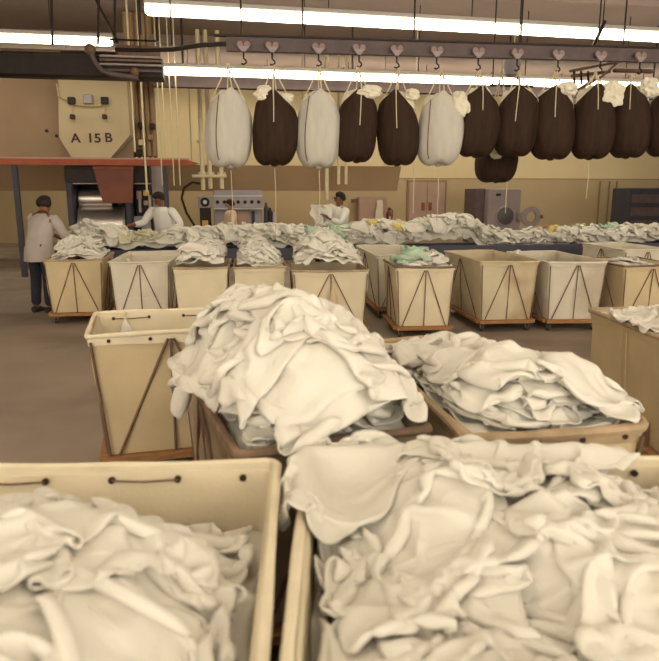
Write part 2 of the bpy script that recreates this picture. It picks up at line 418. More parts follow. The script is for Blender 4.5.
# near row: F1, F2 (cut by the lower edge), A, B, C, R
f1 = dict(rz=D2R(-7), W=1.02, D=1.5); f1['c'] = corner(.16, 1.98, f1['rz'], f1['W'], f1['D'], 1, 1)
f2 = dict(rz=D2R(-10), W=1.16, D=1.5); f2['c'] = corner(.27, 2.00, f2['rz'], f2['W'], f2['D'], -1, 1)
ta = dict(rz=D2R(10.5), W=.71, D=1.44); ta['c'] = corner(.045, 2.07, ta['rz'], ta['W'], ta['D'], -1, -1)
tb = dict(rz=D2R(2), W=.69, D=1.56); tb['c'] = corner(.80, 3.63, tb['rz'], tb['W'], tb['D'], -1, 1)
tcx = dict(rz=D2R(6), W=.92, D=.74); tcx['c'] = corner(-.745, 3.82, tcx['rz'], tcx['W'], tcx['D'], -1, -1)
tr = dict(rz=D2R(-7.5), W=.78, D=1.5); tr['c'] = corner(2.70, 4.42, tr['rz'], tr['W'], tr['D'], -1, 1)

truck(*f1['c'], f1['rz'], f1['W'], f1['D'], .85, M['canvas_cream'], M['rim_cream'], 'cream canvas truck of crumpled sheets, nearest in the lower left, bare inner back wall showing', grom=5, seed=1, rimr=.015)
truck(*f2['c'], f2['rz'], f2['W'], f2['D'], .85, M['canvas_cream'], M['rim_cream'], 'widest and nearest canvas truck on the right, its cream rim mostly hidden under white laundry', grom=5, seed=2, rimr=.015)
truck(*ta['c'], ta['rz'], ta['W'], ta['D'], .85, M['canvas_grey'], M['rim_brown'], 'grey-brown canvas truck in the middle under the tallest heap of white sheets', seed=3, rimr=.02, taper=.05)
truck(*tb['c'], tb['rz'], tb['W'], tb['D'], .85, M['canvas_tan'], M['rim_tan'], 'long canvas truck with worn brown rim and dark eyelets, heaped level with white linen', grom=4, seed=4, rimr=.02, inner=M['canvas_cream'], taper=.05)
truck(*tcx['c'], tcx['rz'], tcx['W'], tcx['D'], .90, M['canvas_tan'], M['rim_cream'], 'empty tan canvas truck with cream interior, left behind the tall sheet heap', grom=4, seed=5, inner=M['canvas_cream'], rimr=.014, rod_r=.009)
truck(*tr['c'], tr['rz'], tr['W'], tr['D'], .85, M['canvas_tan'], M['rim_tan'], 'tan canvas truck with leather bottom straps at the right edge of the aisle', seed=6, rods=False, seams=True, straps=True, taper=.03)
# back row along the sorting conveyor:  front-left corner, rz, W, D, zr
back = [
 (-2.21, 8.95, 0, .73, 1.0, .84, 'canvas_tan', 'rim_tan', 'tan canvas truck with dark brace rods, leftmost in the row before the conveyor', True),
 (-1.33, 8.45, -3, .74, 1.50, .85, 'canvas_white', 'canvas_white', 'off-white canvas truck, nearly empty, second from left in the conveyor row', True),
 (-.52, 7.85, -3, .63, 1.05, .83, 'canvas_cream', 'rim_tan', 'cream canvas truck without braces, third from left in the conveyor row', False),
 (.18, 7.80, -3, .61, 1.05, .83, 'canvas_cream', 'rim_tan', 'narrow cream canvas truck without braces, fourth from left in the conveyor row', False),
 (.84, 7.50, -4, .88, .95, .81, 'canvas_cream', 'rim_tan', 'wide cream canvas truck with a small tied bag hanging on its front', True),
 (2.10, 8.65, -3, .74, 1.75, .86, 'canvas_white', 'canvas_white', 'grey-white deep canvas truck standing between the front row and the conveyor', True),
 (2.02, 7.35, -5, .70, .90, .85, 'canvas_cream', 'rim_brown', 'cream canvas truck with mint green cloths on top, in the conveyor row', True),
 (3.13, 7.55, -3, .74, 1.55, .87, 'canvas_stain', 'canvas_tan', 'empty canvas truck with brown staining, beside the mint-topped truck', True),
 (3.96, 7.45, -5, .74, 1.50, .86, 'canvas_stain2', 'canvas_white', 'pale greyish canvas truck, empty, next right of the brown-stained truck', True),
 (4.80, 7.20, -3, .74, 1.0, .83, 'canvas_tan', 'rim_brown', 'tan canvas truck with dark rim at the right end of the conveyor row', True),
 (5.95, 8.95, -3, .74, 1.3, .86, 'canvas_white', 'canvas_white', 'off-white canvas truck half hidden behind the dark rimmed end truck', True),
]
BK = []
for i, (x, y, r, W, D, zr, m, rm, lab, rods) in enumerate(back):
    rz = D2R(r); c = corner(x, y, rz, W, D, -1, -1)
    truck(*c, rz, W, D, zr, M[m], M[rm], lab, seed=20 + i, braces=rods, rods=rods, rimr=.013, rod_r=.006, taper=.045)
    BK.append((c, rz, W, D, zr))
# ------------------------------------------------------------------ laundry heaps
def smooth(a, b, x): t = np.clip((x - a) / (b - a), 0, 1); return t * t * (3 - 2 * t)
def gauss(X, Y, x, y, sx, sy): return np.exp(-((X - x) / sx) ** 2 - ((Y - y) / sy) ** 2)

def bin_heap(name, c, rz, W, D, zr, fn, sheets, label, seed, m='linen', cat='laundry', over=.35, core=True, extra=None, group=None):
    """fn: mound height inside; rim wall and the drop outside are added here"""
    def H(X, Y):
        inside = (np.abs(X) < W / 2 - .02) & (np.abs(Y) < D / 2 - .02)
        rimz = (np.abs(X) < W / 2 + .045) & (np.abs(Y) < D / 2 + .045)
        return np.where(inside, fn(X, Y), np.where(rimz, zr + .036, .2))
    hp = Heap(-W / 2 - over, W / 2 + over, -D / 2 - over, D / 2 + over, H, seed=seed)
    bx = (-W / 2 + .022, W / 2 - .022, -D / 2 + .022, D / 2 - .022)
    if core: hp.core(.2, (-W / 2 + .015, W / 2 - .015, -D / 2 + .015, D / 2 - .015), fn)
    for sh in sheets:
        k = dict(sh); free = k.pop('free', False); hp.sheet(box=None if free else bx, **k)
    o = place(hp.build(name, M[m]), *c, rz)
    tag(o, label, cat, group, 'stuff')
    return hp, o

def loose(hp, name, c, rz, label, cat, m, sub=1, **k):
    V, F = hp.sheet(sep=True, **k)
    o = cloth_obj(name, V, F, M[m], sub); place(o, *c, rz)
    return tag(o, label, cat)

def scatter(rng, n, W, D, size, comp=.55, amp=.09, ylim=(-1, 1), xlim=(-1, 1), cell=.025):
    out = []
    for i in range(n):
        out.append(dict(cx=rng.uniform(*xlim) * (W / 2 - .12), cy=rng.uniform(*ylim) * (D / 2 - .12), size=rng.uniform(*size),
                        comp=comp * rng.uniform(.85, 1.15), amp=amp, aspect=rng.uniform(.6, 1), cell=cell))
    return out

def edge(W, D, spots, size=.55, cell=.025):
    # loose pieces pushed against the walls: spots are fractions of the half width and half depth
    return [dict(cx=u * (W / 2 - .13), cy=w_ * (D / 2 - .13), size=size, comp=.78, amp=.05, cell=cell, k=7) for u, w_ in spots]
rr = random.Random(11)
# A : tall heap
W, D = ta['W'], ta['D']
fA = lambda X, Y: .82 + .27 * gauss(X, Y, -.05, .18, .30, .44) + .06 * gauss(X, Y, .1, -.45, .35, .25)
shA = scatter(rr, 7, W, D, (.9, 1.3), comp=.5, ylim=(-.95, .9)) + [
    *edge(W, D, ((-1, -1), (0, -1), (1, -1), (-1, -.5), (1, -.5), (1, 0), (1, .5), (-1, 0))),
    dict(cx=-.15, cy=.22, size=1.10, comp=.62, amp=.10, free=True),
    dict(cx=-.14, cy=-.05, size=1.0, comp=.62, amp=.10, free=True),
    dict(cx=.0, cy=.18, size=1.2, comp=.5, amp=.12, free=True),
    dict(cx=.12, cy=-.45, size=1.0, comp=.48, amp=.1), dict(cx=-.08, cy=-.5, size=.95, comp=.48, amp=.1), dict(cx=.2, cy=-.5, size=.8, comp=.5, amp=.09),
    dict(cx=-.05, cy=-.58, size=.8, comp=.62, amp=.08, free=True), dict(cx=.18, cy=-.52, size=.7, comp=.6, amp=.08, free=True), dict(cx=-.22, cy=-.45, size=.6, comp=.65, amp=.07, free=True), dict(cx=.12, cy=-.1, size=1.0, comp=.5, amp=.1), dict(cx=-.02, cy=.25, size=1.0, comp=.42, amp=.14), dict(cx=.1, cy=-.3, size=1.1, comp=.5, amp=.1)]
hA, _ = bin_heap('heaped_sheets', ta['c'], ta['rz'], W, D, .85, fA, shA, 'tallest mound of crumpled white sheets, spilling over the middle truck', 3)
# B : level heap
W, D = tb['W'], tb['D']
fB = lambda X, Y: .795 + .03 * smooth(.75, .2, Y) + .03 * smooth(0, -.3, X) * smooth(.6, .3, Y)
shB = scatter(rr, 6, W, D, (.8, 1.1), comp=.55, ylim=(-1, .75), amp=.06) + edge(W, D, [(u, w_) for w_ in (-1, -.65, -.3, .05, .4, .75) for u in (-1, 1)] + [(0, -1), (-.4, -1), (.4, -.9)]) + [
    dict(cx=.12, cy=-.42, size=.8, comp=.6, amp=.06, free=True), dict(cx=.0, cy=.1, size=1.0, comp=.6, amp=.06), dict(cx=-.1, cy=-.3, size=1.0, comp=.6, amp=.06)]
hB, _ = bin_heap('heaped_sheets', tb['c'], tb['rz'], W, D, .85, fB, shB, 'level mound of white linen filling the long truck with dark eyelets', 5)
loose(hB, 'draped_sheet', tb['c'], tb['rz'], 'white sheet hanging over the near right corner of the long truck', 'sheet', 'linen', cx=.20, cy=-.62, size=.5, comp=.65, amp=.06, aspect=.8)
# F1
W, D = f1['W'], f1['D']
fF1 = lambda X, Y: .63 + .23 * smooth(.60, .20, Y) * (1 - .55 * smooth(.05, .45, X)) + .07 * gauss(X, Y, -.22, .15, .25, .3)
shF1 = scatter(rr, 9, W, D, (1.0, 1.5), comp=.5, ylim=(-.9, .40), amp=.12, cell=.024) + edge(W, D, ((1, .8), (1, .4), (1, 0), (1, -.4), (.5, .9), (0, .95), (-.5, .95), (-1, .9)), size=.6) + [dict(cx=.1, cy=.2, size=1.0, comp=.42, amp=.13, cell=.024), dict(cx=-.15, cy=.2, size=1.1, comp=.45, amp=.13, cell=.024)]
hF1, _ = bin_heap('heaped_sheets', f1['c'], f1['rz'], W, D, .85, fF1, shF1, 'soft white sheets heaped in the truck at the lower left corner', 8)
# F2
W, D = f2['W'], f2['D']
fF2 = lambda X, Y: .72 + .06 * gauss(X, Y, -.05, .45, .30, .4) - .06 * smooth(.2, .5, X) - .10 * gauss(X, Y, -.45, .05, .18, .35) + .05 * gauss(X, Y, .1, -.2, .5, .4)
shF2 = scatter(rr, 12, W, D, (.7, 1.3), comp=.5, ylim=(-.9, .95), amp=.12, cell=.024) + [
    *edge(W, D, ((-1, .9), (-1, .5), (-1, .1), (-1, -.3), (1, .9), (1, .5), (1, .1), (-.5, .95), (0, .95), (.5, .95)), size=.6),
    dict(cx=.05, cy=.60, size=.95, comp=.55, amp=.1, cell=.024, free=True), dict(cx=.30, cy=.50, size=.7, comp=.55, amp=.08, cell=.024, free=True), dict(cx=-.35, cy=-.1, size=.9, comp=.55, amp=.09, cell=.024),
    dict(cx=-.35, cy=.2, size=.9, comp=.5, amp=.12, cell=.024), dict(cx=.2, cy=.1, size=1.0, comp=.45, amp=.12, cell=.024)]
hF2, _ = bin_heap('heaped_sheets', f2['c'], f2['rz'], W, D, .85, fF2, shF2, 'broad mound of twisted white sheets filling the nearest truck on the right', 9)
loose(hF2, 'draped_sheet', f2['c'], f2['rz'], 'white sheet pulled over the far left corner of the nearest right truck', 'sheet', 'linen', cx=-.50, cy=.60, size=.70, comp=.88, amp=.03, aspect=.85, cell=.022, rot=.75, frict=.85, k=4)
loose(hF2, 'draped_sheet', f2['c'], f2['rz'], 'white sheet peaked over the far rim between the two foreground heaps of linen', 'sheet', 'linen', cx=-.03, cy=.58, size=.85, comp=.5, amp=.12, cell=.024)
loose(hF2, 'knotted_bundle', f2['c'], f2['rz'], 'round knotted white bundle at the far right of the nearest truck', 'laundry bundle', 'linen', cx=.46, cy=.55, size=.55, comp=.30, amp=.10, cell=.02)
# R
W, D = tr['W'], tr['D']
fR = lambda X, Y: .84 + .06 * gauss(X, Y, 0, .2, .3, .5)
hR, _ = bin_heap('heaped_sheets', tr['c'], tr['rz'], W, D, .85, fR, scatter(rr, 3, W, D, (.8, 1.1), ylim=(-.5, .8)), 'white linen lying in the truck at the right edge of the aisle', 12)
loose(hR, 'draped_sheet', tr['c'], tr['rz'], 'white sheet hanging over the side of the right edge truck with leather straps', 'sheet', 'linen', cx=-.28, cy=.25, size=1.0, comp=.62, amp=.08, aspect=.6, rot=PI / 2 + .1)
# back row
def back_heap(i, base, peaks, n, size, label, m='linen', seed=0, xlim=(-1, 1), ylim=(-1, 1)):
    c, rz, W, D, zr = BK[i]
    fn = lambda X, Y: base + sum(a * gauss(X, Y, px, py, sx, sy) for a, px, py, sx, sy in peaks)
    return bin_heap('laundry_heap', c, rz, W, D, zr, fn, (edge(W, D, ((-1, -1), (0, -1), (1, -1), (-1, 0), (1, 0), (-1, 1), (1, 1), (0, .5)), size=.5, cell=.035) if n > 3 else []) + scatter(random.Random(seed + i), n, W, D, size, comp=.5, amp=.08, cell=.035, xlim=xlim, ylim=ylim), label, 40 + i, m)[0]
h0 = back_heap(0, .82, [(.13, .05, -.1, .3, .5)], 6, (.6, .9), 'white linen in the leftmost truck of the conveyor row')
h1 = back_heap(1, .40, [(.42, -.28, .1, .12, .5)], 3, (.5, .7), 'few white cloths lying to one side inside the off-white truck', xlim=(-1, -.5))
h2 = back_heap(2, .86, [(.13, .1, 0, .4, .6)], 7, (.6, .8), 'white linen heaped in the third truck of the conveyor row')
h3 = back_heap(3, .84, [(.18, -.12, .1, .28, .5)], 7, (.6, .8), 'peaked white linen in the narrow cream truck of the conveyor row')
h4 = back_heap(4, .84, [(.24, -.08, 0, .36, .5), (.08, .3, .0, .2, .4)], 9, (.7, 1.0), 'highest white heap of the conveyor row, over the truck with the hanging bag')
h6 = back_heap(6, .84, [(.08, .2, -.1, .2, .3)], 5, (.5, .7), 'white linen beside mint green cloths in the squarish cream truck')
h9 = back_heap(9, .78, [(.08, -.2, -.2, .3, .3)], 3, (.5, .7), 'white linen in the dark rimmed truck at the right end of the row')
c, rz, W, D, zr = BK[6]
loose(h6, 'crumpled_cloth', c, rz, 'mint green cloth crumpled on the left of the squarish cream truck', 'cloth', 'mint', cx=-.14, cy=-.15, size=.55, comp=.45, amp=.09, cell=.035)
loose(h6, 'crumpled_cloth', c, rz, 'pale mint cloth lying behind the greener one in the squarish cream truck', 'cloth', 'mint', cx=-.02, cy=.15, size=.5, comp=.5, amp=.07, cell=.035)
loose(h6, 'crumpled_cloth', c, rz, 'small reddish cloth at the far rim of the mint-topped truck', 'cloth', 'pink_cloth', cx=.1, cy=.26, size=.26, comp=.5, amp=.05, cell=.02)
c, rz, W, D, zr = BK[8]
def HW(W, D, zr): return lambda X, Y: np.where((np.abs(X) < W / 2 - .02) & (np.abs(Y) < D / 2 - .02), .5, np.where((np.abs(X) < W / 2 + .03) & (np.abs(Y) < D / 2 + .03), zr + .015, .3))
h8 = Heap(-.7, .7, -1.1, 1.1, HW(W, D, zr), seed=60)
loose(h8, 'draped_cloth', c, rz, 'white cloth left over the far left rim of the pale greyish truck', 'cloth', 'linen', cx=-.22, cy=.72, size=.6, comp=.7, amp=.05, aspect=.5, cell=.03)
# a small tied bag on the front of truck 4, and a small bag in truck C
def small_bag(loc, h, r, label, m, name='tied_bag', flat=.6, rz=0):
    t = empty(name, loc, rz, label=label, cat='bag')
    b = MB(); n = 20; v = []; pr = [(.02, 0), (.7, .02), (1, .14), (.98, .34), (.72, .55), (.45, .72), (.22, .86), (.12, .95), (.2, 1)]
    for i, (q, u) in enumerate(pr):
        for k in range(n): a = 2 * PI * k / n; w = 1 + .06 * math.sin(5 * a + u * 3); v.append((r * q * w * math.cos(a), flat * r * q * w * math.sin(a), h * u - h))
    f = [(i * n + k, i * n + (k + 1) % n, i * n + n + (k + 1) % n, i * n + n + k) for i in range(len(pr) - 1) for k in range(n)]
    b.add(v, f + [tuple(reversed(range(n))), tuple(range((len(pr) - 1) * n, len(pr) * n))]); b.build('bag_body', M[m], t)
    MB().tube([(r * .16 * math.cos(a), flat * r * .2 * math.sin(a), -.06 * h) for a in [k * PI / 6 for k in range(12)]], .006, 6, closed=True).build('tie_cord', M['cord'], t)
    MB().tube([(0, 0, -.06 * h), (0, .012, .0), (0, .03, .03)], .005, 6).build('hanging_loop', M['cord'], t)
    return t
c, rz, W, D, zr = BK[4]
x, y = loc2(*c, rz, .02, -D / 2 - .045)
small_bag((x, y, .70), .62, .085, 'long tan tied bag hanging on the front of the wide cream truck', 'canvas_tan', rz=rz)
x, y = loc2(*tcx['c'], tcx['rz'], -.27, tcx['D'] / 2 - .06)
small_bag((x, y, .88), .14, .04, 'small white pouch hanging inside the empty tan truck with cream interior', 'linen', name='hanging_pouch')

# ------------------------------------------------------------------ sorting conveyor and its laundry
cv = empty('sorting_conveyor', (2.6, 11.2, 0), 0, label='long slate blue sorting conveyor table running behind the row of trucks', cat='conveyor')
X0, X1 = -5.1, 7.4
MB().rbox(X0, X1, -.36, -.30, .60, .80, .01).build('side_panel', M['belt'], cv)
MB().rbox(X0, X1, .30, .36, .60, .80, .01).build('side_panel', M['belt'], cv)
MB().box(X0, X1, -.30, .30, .735, .765).build('belt', M['rubber'], cv)
for x in np.linspace(X0 + .2, X1 - .2, 7):
    for y in (-.3, .3): MB().rbox(x - .04, x + .04, y - .03, y + .03, 0, .6, .005).build('leg', M['belt'], cv)
for x in (X0, X1): MB().lathe([(.02, -.29), (.06, -.29), (.06, .29), (.02, .29)], 16, (x, 0, .70), 'y').build('end_roller', M['steel'], cv)
pk = [(-5.0, .16, .35), (-4.35, .20, .35), (-3.9, .24, .3), (-3.3, .2, .3), (-2.7, .12, .4), (-2.1, .14, .3), (-1.6, .20, .35), (-.9, .12, .4), (-.3, .13, .5), (.4, .30, .3), (.9, .22, .3), (1.5, .26, .3), (2.05, .42, .3), (2.6, .36, .3), (3.0, .26, .3), (3.6, .18, .4), (4.3, .14, .6), (5.0, .12, .5), (5.8, .10, .6), (6.5, .12, .5)]
pk = [(a - .9, b, c_) for a, b, c_ in pk]
pk2 = [(-2.6,.18,.25),(-2.1,.22,.3),(-1.7,.16,.25),(-1.3,.22,.3),(-.8,.20,.3),(-.2,.16,.3),(.4,.24,.35),(.9,.18,.3),(1.4,.12,.3),(1.9,.06,.3),(2.35,.24,.28),(2.8,.22,.3),(3.3,.16,.3),(3.65,.24,.3),(4.05,.34,.3),(4.35,.22,.22),(5.7,.05,.3),(6.3,.10,.3),(6.9,.08,.3),(7.5,.14,.4),(8.2,.15,.4),(9,.15,.4)]
pkw = [(a - 2.6 + 0, b, c_) for a, b, c_ in pk2]
def fC(X, Y):
    h = .80 + sum(b * np.exp(-((X - a) / (s_ * .95)) ** 2) for a, b, s_ in pkw) * np.exp(-(Y / .26) ** 2) * 1.0 + .01
    return np.where(np.abs(Y) < .30, h, .815)
hc = Heap(X0 - .2, X1 + .2, -.75, .75, fC, seed=70, res=.03)
bx = (X0, X1, -.37, .33)
hc.core(.8, (X0, X1, -.27, .27), lambda X, Y: fC(X, Y) - .02, noise=.035, k=130, st=1)
rc = random.Random(5)
xs = X0 + .2
k_ = 0
while xs < X1 - .2:
    wx = xs + 2.6
    if not (-1.42 < wx < -.95):
        hc.sheet(cx=xs, cy=rc.uniform(-.16, .16), size=rc.uniform(.8, 1.05), comp=.5, amp=.09, cell=.045, box=bx, steps=35, iters=6)
    xs += .19
xs = X0 + .2
while xs < X1 - .2:
    if not (-1.5 < xs + 2.6 < -.95): hc.sheet(cx=xs, cy=-.2, size=rc.uniform(.5, .75), comp=.68, amp=.07, cell=.04, box=bx, steps=35, iters=6)
    xs += .21
o = hc.build('laundry_heap', M['linen']); o.location = (2.6, 11.2, 0)
tag(o, 'long bank of crumpled white laundry lying along the slate blue conveyor', 'laundry', None, 'stuff')
def onbelt(wx, y, size, m, label, **k):
    V, F = hc.sheet(cx=wx - 2.6, cy=y, size=size, comp=k.get('comp', .45), amp=.09, cell=.035, box=bx, sep=True, steps=40, iters=6)
    o = cloth_obj('crumpled_cloth', V, F, M[m], 1); o.location = (2.6, 11.2, 0); tag(o, label, 'cloth')
onbelt(-1.3, -.15, 1.0, 'linen_olive', 'olive grey cloth bundle on the conveyor in front of the bending worker in white')
onbelt(-1.05, -.15, .7, 'linen_olive', 'smaller greenish grey cloth against the right of the olive bundle on the conveyor')
onbelt(1.55, -.18, .5, 'mint', 'mint green cloth on the conveyor below the worker holding white cloth, left one')
onbelt(2.0, -.16, .75, 'mint', 'larger mint green cloth on the conveyor right below the worker holding white cloth')
onbelt(2.62, -.16, .34, 'yellow_cloth', 'yellow cloth on the conveyor heap left of the double door')
onbelt(3.05, -.18, .32, 'yellow_cloth', 'small bright yellow cloth on the conveyor below the fire extinguisher')
onbelt(5.9, -.15, .42, 'yellow_cloth', 'yellow cloth on the low conveyor laundry right of the open washer')
onbelt(5.75, 0, .4, 'pink_cloth', 'reddish brown cloth on the conveyor beside the open round door')
onbelt(6.45, 0, .5, 'linen_olive', 'olive cloth on the right part of the conveyor laundry')
onbelt(7.0, -.05, .6, 'mint', 'green cloth on the conveyor near its right end')

# ------------------------------------------------------------------ overhead rail, trolleys and slings
def rail_pt(x): return 9.27 - .04 * x, 3.60
rl = empty('overhead_rail', (3.8, rail_pt(3.8)[0], 3.6), math.atan(-.04), label='mauve-grey overhead rail carrying the row of laundry slings', cat='rail')
MB().box(-3.75, 4.6, -.045, .045, .075, .095).build('top_flange', M['dark_steel'], rl)
MB().box(-3.60, 4.6, -.012, .012, -.085, .075).box(-3.60, 4.6, -.05, .05, -.105, -.085).build('rail_beam', M['rail'], rl)
for x in (-3.4, -2.6, -1.1, .4, 1.9, 3.4): MB().cyl((x, 0, .09), (x, 0, 1.58), .012, 8).build('hanger_rod', M['dark_steel'], rl)
cr = empty('curved_rail', (0, 9.3, 3.6), 0, label='dark curved rail joining the straight overhead rail at its left end', cat='rail')
MB().tube([(.25, 0, .0), (-.1, .05, -.02), (-.5, .2, -.06), (-.85, .5, -.02), (-1.3, .9, .05)], .03, 8).build('rail_bar', M['dark_steel'], cr)
for x, y in ((-.5, .2), (-.95, .6)): MB().cyl((x, y, 0), (x, y, 1.58), .010, 8).build('hanger_rod', M['dark_steel'], cr)

def make_trolley():
    t = empty('trolley_hook', (0, 0, 0), 0)
    for s in (-1, 1):
        MB().lathe([(.015, -.014), (.040, -.014), (.046, 0), (.040, .014), (.015, .014)], 18, (s * .045, -.07, -.03), 'y').build('wheel', M['trolley'], t)
    MB().prism([(-.08, -.05), (.08, -.05), (.02, -.12), (-.02, -.12)], -.09, -.05).build('yoke', M['mauve_grey'], t)
    MB().tube([(0, -.07, -.12), (0, -.07, -.20), (.03, -.07, -.225), (.035, -.07, -.25), (0, -.07, -.275), (-.03, -.07, -.26)], .012, 8).build('hook', M['dark_steel'], t)
    return t

def sling(name, x, y, zt, h, w, kind, ht, hy, seed, label, group, ang=0, peak=1.0, pull=True):
    """zt rim height, h bag height, w width, ht hook height"""
    rng = random.Random(seed); t = empty(name, (x, y, 0), ang, label=label, cat='laundry bag', group=group)
    dark = kind == 'dark'; n = 40; lv = 16; R = w / 2
    p = [rng.uniform(0, 6) for _ in range(8)]; tilt = rng.uniform(-.03, .03)
    prof = lambda u: [ .06, .45, .72, .88, .98, 1.04, 1.07, 1.09, 1.10, 1.10, 1.09, 1.07, 1.05, 1.03, 1.00, .97, .92][u]
    zs = [0, .015, .06, .12, .19, .26, .33, .40, .47, .54, .61, .68, .74, .80, .86, .92, 1.0]
    b = MB(); v = []
    def pt(u, k, off=0):
        a = 2 * PI * k / n; q = prof(u); z = zs[u]
        low = (1 - z)
        fold = 1 + .022 * math.sin(6 * a + p[0]) * (1 - .3 * z) + .014 * math.sin(11 * a + p[1] + 2 * z) + .020 * math.sin(3 * a + p[2] + 3 * z)
        cleft = 1 - .10 * math.exp(-((math.sin((a + PI / 2) / 2)) / .10) ** 2) * (z < .3) * (1 - z / .3)
        sq = 1 / (abs(math.cos(a)) ** 2.5 + abs(math.sin(a)) ** 2.5) ** (1 / 2.5)
        pk = 1 - abs(math.cos(a))          # peaks where the four cords pull, front/back/left/right
        zz = zt - h + h * .93 * z
        if z > .55:
            g = (z - .55) / .45
            zz += g * (h * .24 * (pk - .62) * peak + tilt * math.cos(a) * 2)
        if z < .15: zz += .055 * math.exp(-(math.cos(a) * q / .22) ** 2) * (1 - z / .15)
        return ((R - off) * q * fold * cleft * sq * .94 * math.cos(a) + .02 * math.sin(3 * z + p[3]), (R - off) * .86 * q * fold * sq * .94 * math.sin(a), zz)
    for u in range(lv + 1): v += [pt(u, k) for k in range(n)]
    for u in range(lv, 7, -1): v += [pt(u, k, .014) for k in range(n)]
    R_ = len(v) // n
    f = [(i * n + k, i * n + (k + 1) % n, i * n + n + (k + 1) % n, i * n + n + k) for i in range(R_ - 1) for k in range(n)]
    f.append(tuple(reversed(range(n)))); b.add(v, f)
    body = b.build('bag_body', M['bag_dark'] if dark else M['bag_white'], t); sm = body.modifiers.new('s', 'SUBSURF'); sm.levels = 1; sm.render_levels = 1
    # linen bulging out of the mouth
    m = MB(); n2 = 30; v = []; L2 = 9
    for i in range(L2 + 1):
        r_ = 1 - i / L2 * .98
        for k in range(n2):
            a = 2 * PI * k / n2; l = .5 * math.sin(3 * a + p[4] + i) + .35 * math.sin(7 * a + p[5] - i * .8) + .3 * math.sin(12 * a + p[6] + i * 1.3)
            rad = R * .82 * r_ * (1 + .05 * l); z = zt - .12 * h + .12 * h * math.sin(PI / 2 * i / L2) + .035 * l * math.sin(PI * min(1, (i + 1.5) / L2)) + rng.uniform(-.006, .006)
            if i == 0: z -= .12
            v.append((rad * math.cos(a), rad * .86 * math.sin(a), z))
    f = [(i * n2 + k, i * n2 + (k + 1) % n2, i * n2 + n2 + (k + 1) % n2, i * n2 + n2 + k) for i in range(L2) for k in range(n2)]
    f.append(tuple(range(L2 * n2, L2 * n2 + n2))); m.add(v, f)
    lin = m.build('linen_bulge', M['linen2'], t); sm = lin.modifiers.new('s', 'SUBSURF'); sm.levels = 1; sm.render_levels = 1
    # a fold of linen hanging over the lip
    # cords
    hx, hyy = 0, hy - y
    for k in range(4):
        a = k * PI / 2 + ang; j = int(n * (k / 4)) % n
        q = pt(lv, j); sp = (k - 1.5) * .022
        MB().tube([(hx + sp * .5, hyy, ht), ((q[0] + hx) / 2 + rng.uniform(-.01, .01), (q[1] + hyy) / 2, (q[2] + ht) / 2 - .02), q, (q[0] * 1.03, q[1] * 1.03, q[2] - .09)], .0095, 6).build('cord', M['cord'], t)
    # front strap sewn down the body
    sx = 3 * n // 4 + (0 if dark else rng.choice((-4, 4, 5)))
    pts = [pt(u, sx) for u in range(lv, 2, -1)]
    if dark: pts = pts[:6 + rng.randint(0, 2)]
    MB().tube([(q[0], q[1] - .006, q[2]) for q in pts], .007 if dark else .007, 6).build('front_strap', M['cord'] if dark else M['rod'], t)
    # gathered bottom and release cord
    MB().lathe([(.02, -.035), (.05, -.02), (.06, .01), (.05, .03)], 14, (0, 0, zt - h + .05)).build('bottom_gather', M['bag_dark'] if dark else M['bag_white'], t)
    if pull:
        L = rng.uniform(.5, 1.0); MB().tube([(0, -.02, zt - h), (.01, -.02, zt - h - L / 2), (0, -.02, zt - h - L)], .005, 6).build('release_cord', M['cord'], t)
    return t

# hook x, bag x, kind, width, top z, height, label
SL = [
 (.42, .21, 'white', .60, 3.01, 1.02, 'leftmost laundry sling, off-white cotton, bulging at the bottom'),
 (.79, .80, 'dark', .60, 3.00, .98, 'dark brown laundry sling hanging second from left, between two white slings'),
 (1.40, 1.40, 'white', .58, 3.02, 1.03, 'off-white laundry sling hanging third from left in the row'),
 (1.94, 1.92, 'dark', .56, 3.05, .98, 'dark brown sling fourth from left, with a thick roll of white linen at its mouth'),
 (2.45, 2.48, 'dark', .56, 3.03, 1.00, 'dark brown sling fifth from left, directly beside the last white sling'),
 (3.00, 3.07, 'white', .62, 3.02, .99, 'off-white sling with linen bulging from its right side, sixth from left'),
 (3.58, 3.60, 'dark', .56, 3.10, .95, 'dark brown sling just right of the last white sling'),
 (4.13, 4.17, 'dark', .58, 3.12, .96, 'dark brown sling hanging in front of the lower small sling'),
 (4.72, 4.70, 'dark', .62, 3.12, 1.00, 'dark brown sling third from the right end, next left of the one with ragged linen'),
 (5.34, 5.28, 'dark', .60, 3.16, 1.03, 'dark brown sling with ragged linen falling from its mouth, second from right'),
 (5.93, 5.84, 'dark', .58, 3.17, 1.02, 'rightmost dark brown sling at the end of the visible row'),
 (6.50, 6.44, 'dark', .58, 3.17, 1.00, 'dark brown sling partly beyond the right edge of the row'),
]
TL = ['trolley hook above the leftmost off-white sling', 'trolley hook above the dark sling second from left', 'trolley hook above the third sling from left, an off-white one',
      'trolley hook above the sling with a thick linen roll, fourth from left', 'trolley hook above the fifth sling from left, a dark one', 'trolley hook above the last white sling',
      'trolley hook just right of the one holding the last white sling', 'trolley hook above the dark sling that hides the small lower sling', 'trolley hook above the dark sling third from the right end',
      'trolley hook above the sling with ragged linen, near the slanting switch track', 'trolley hook above the rightmost full dark sling', 'trolley hook at the right end of the rail, partly out of view']
tro = make_trolley()
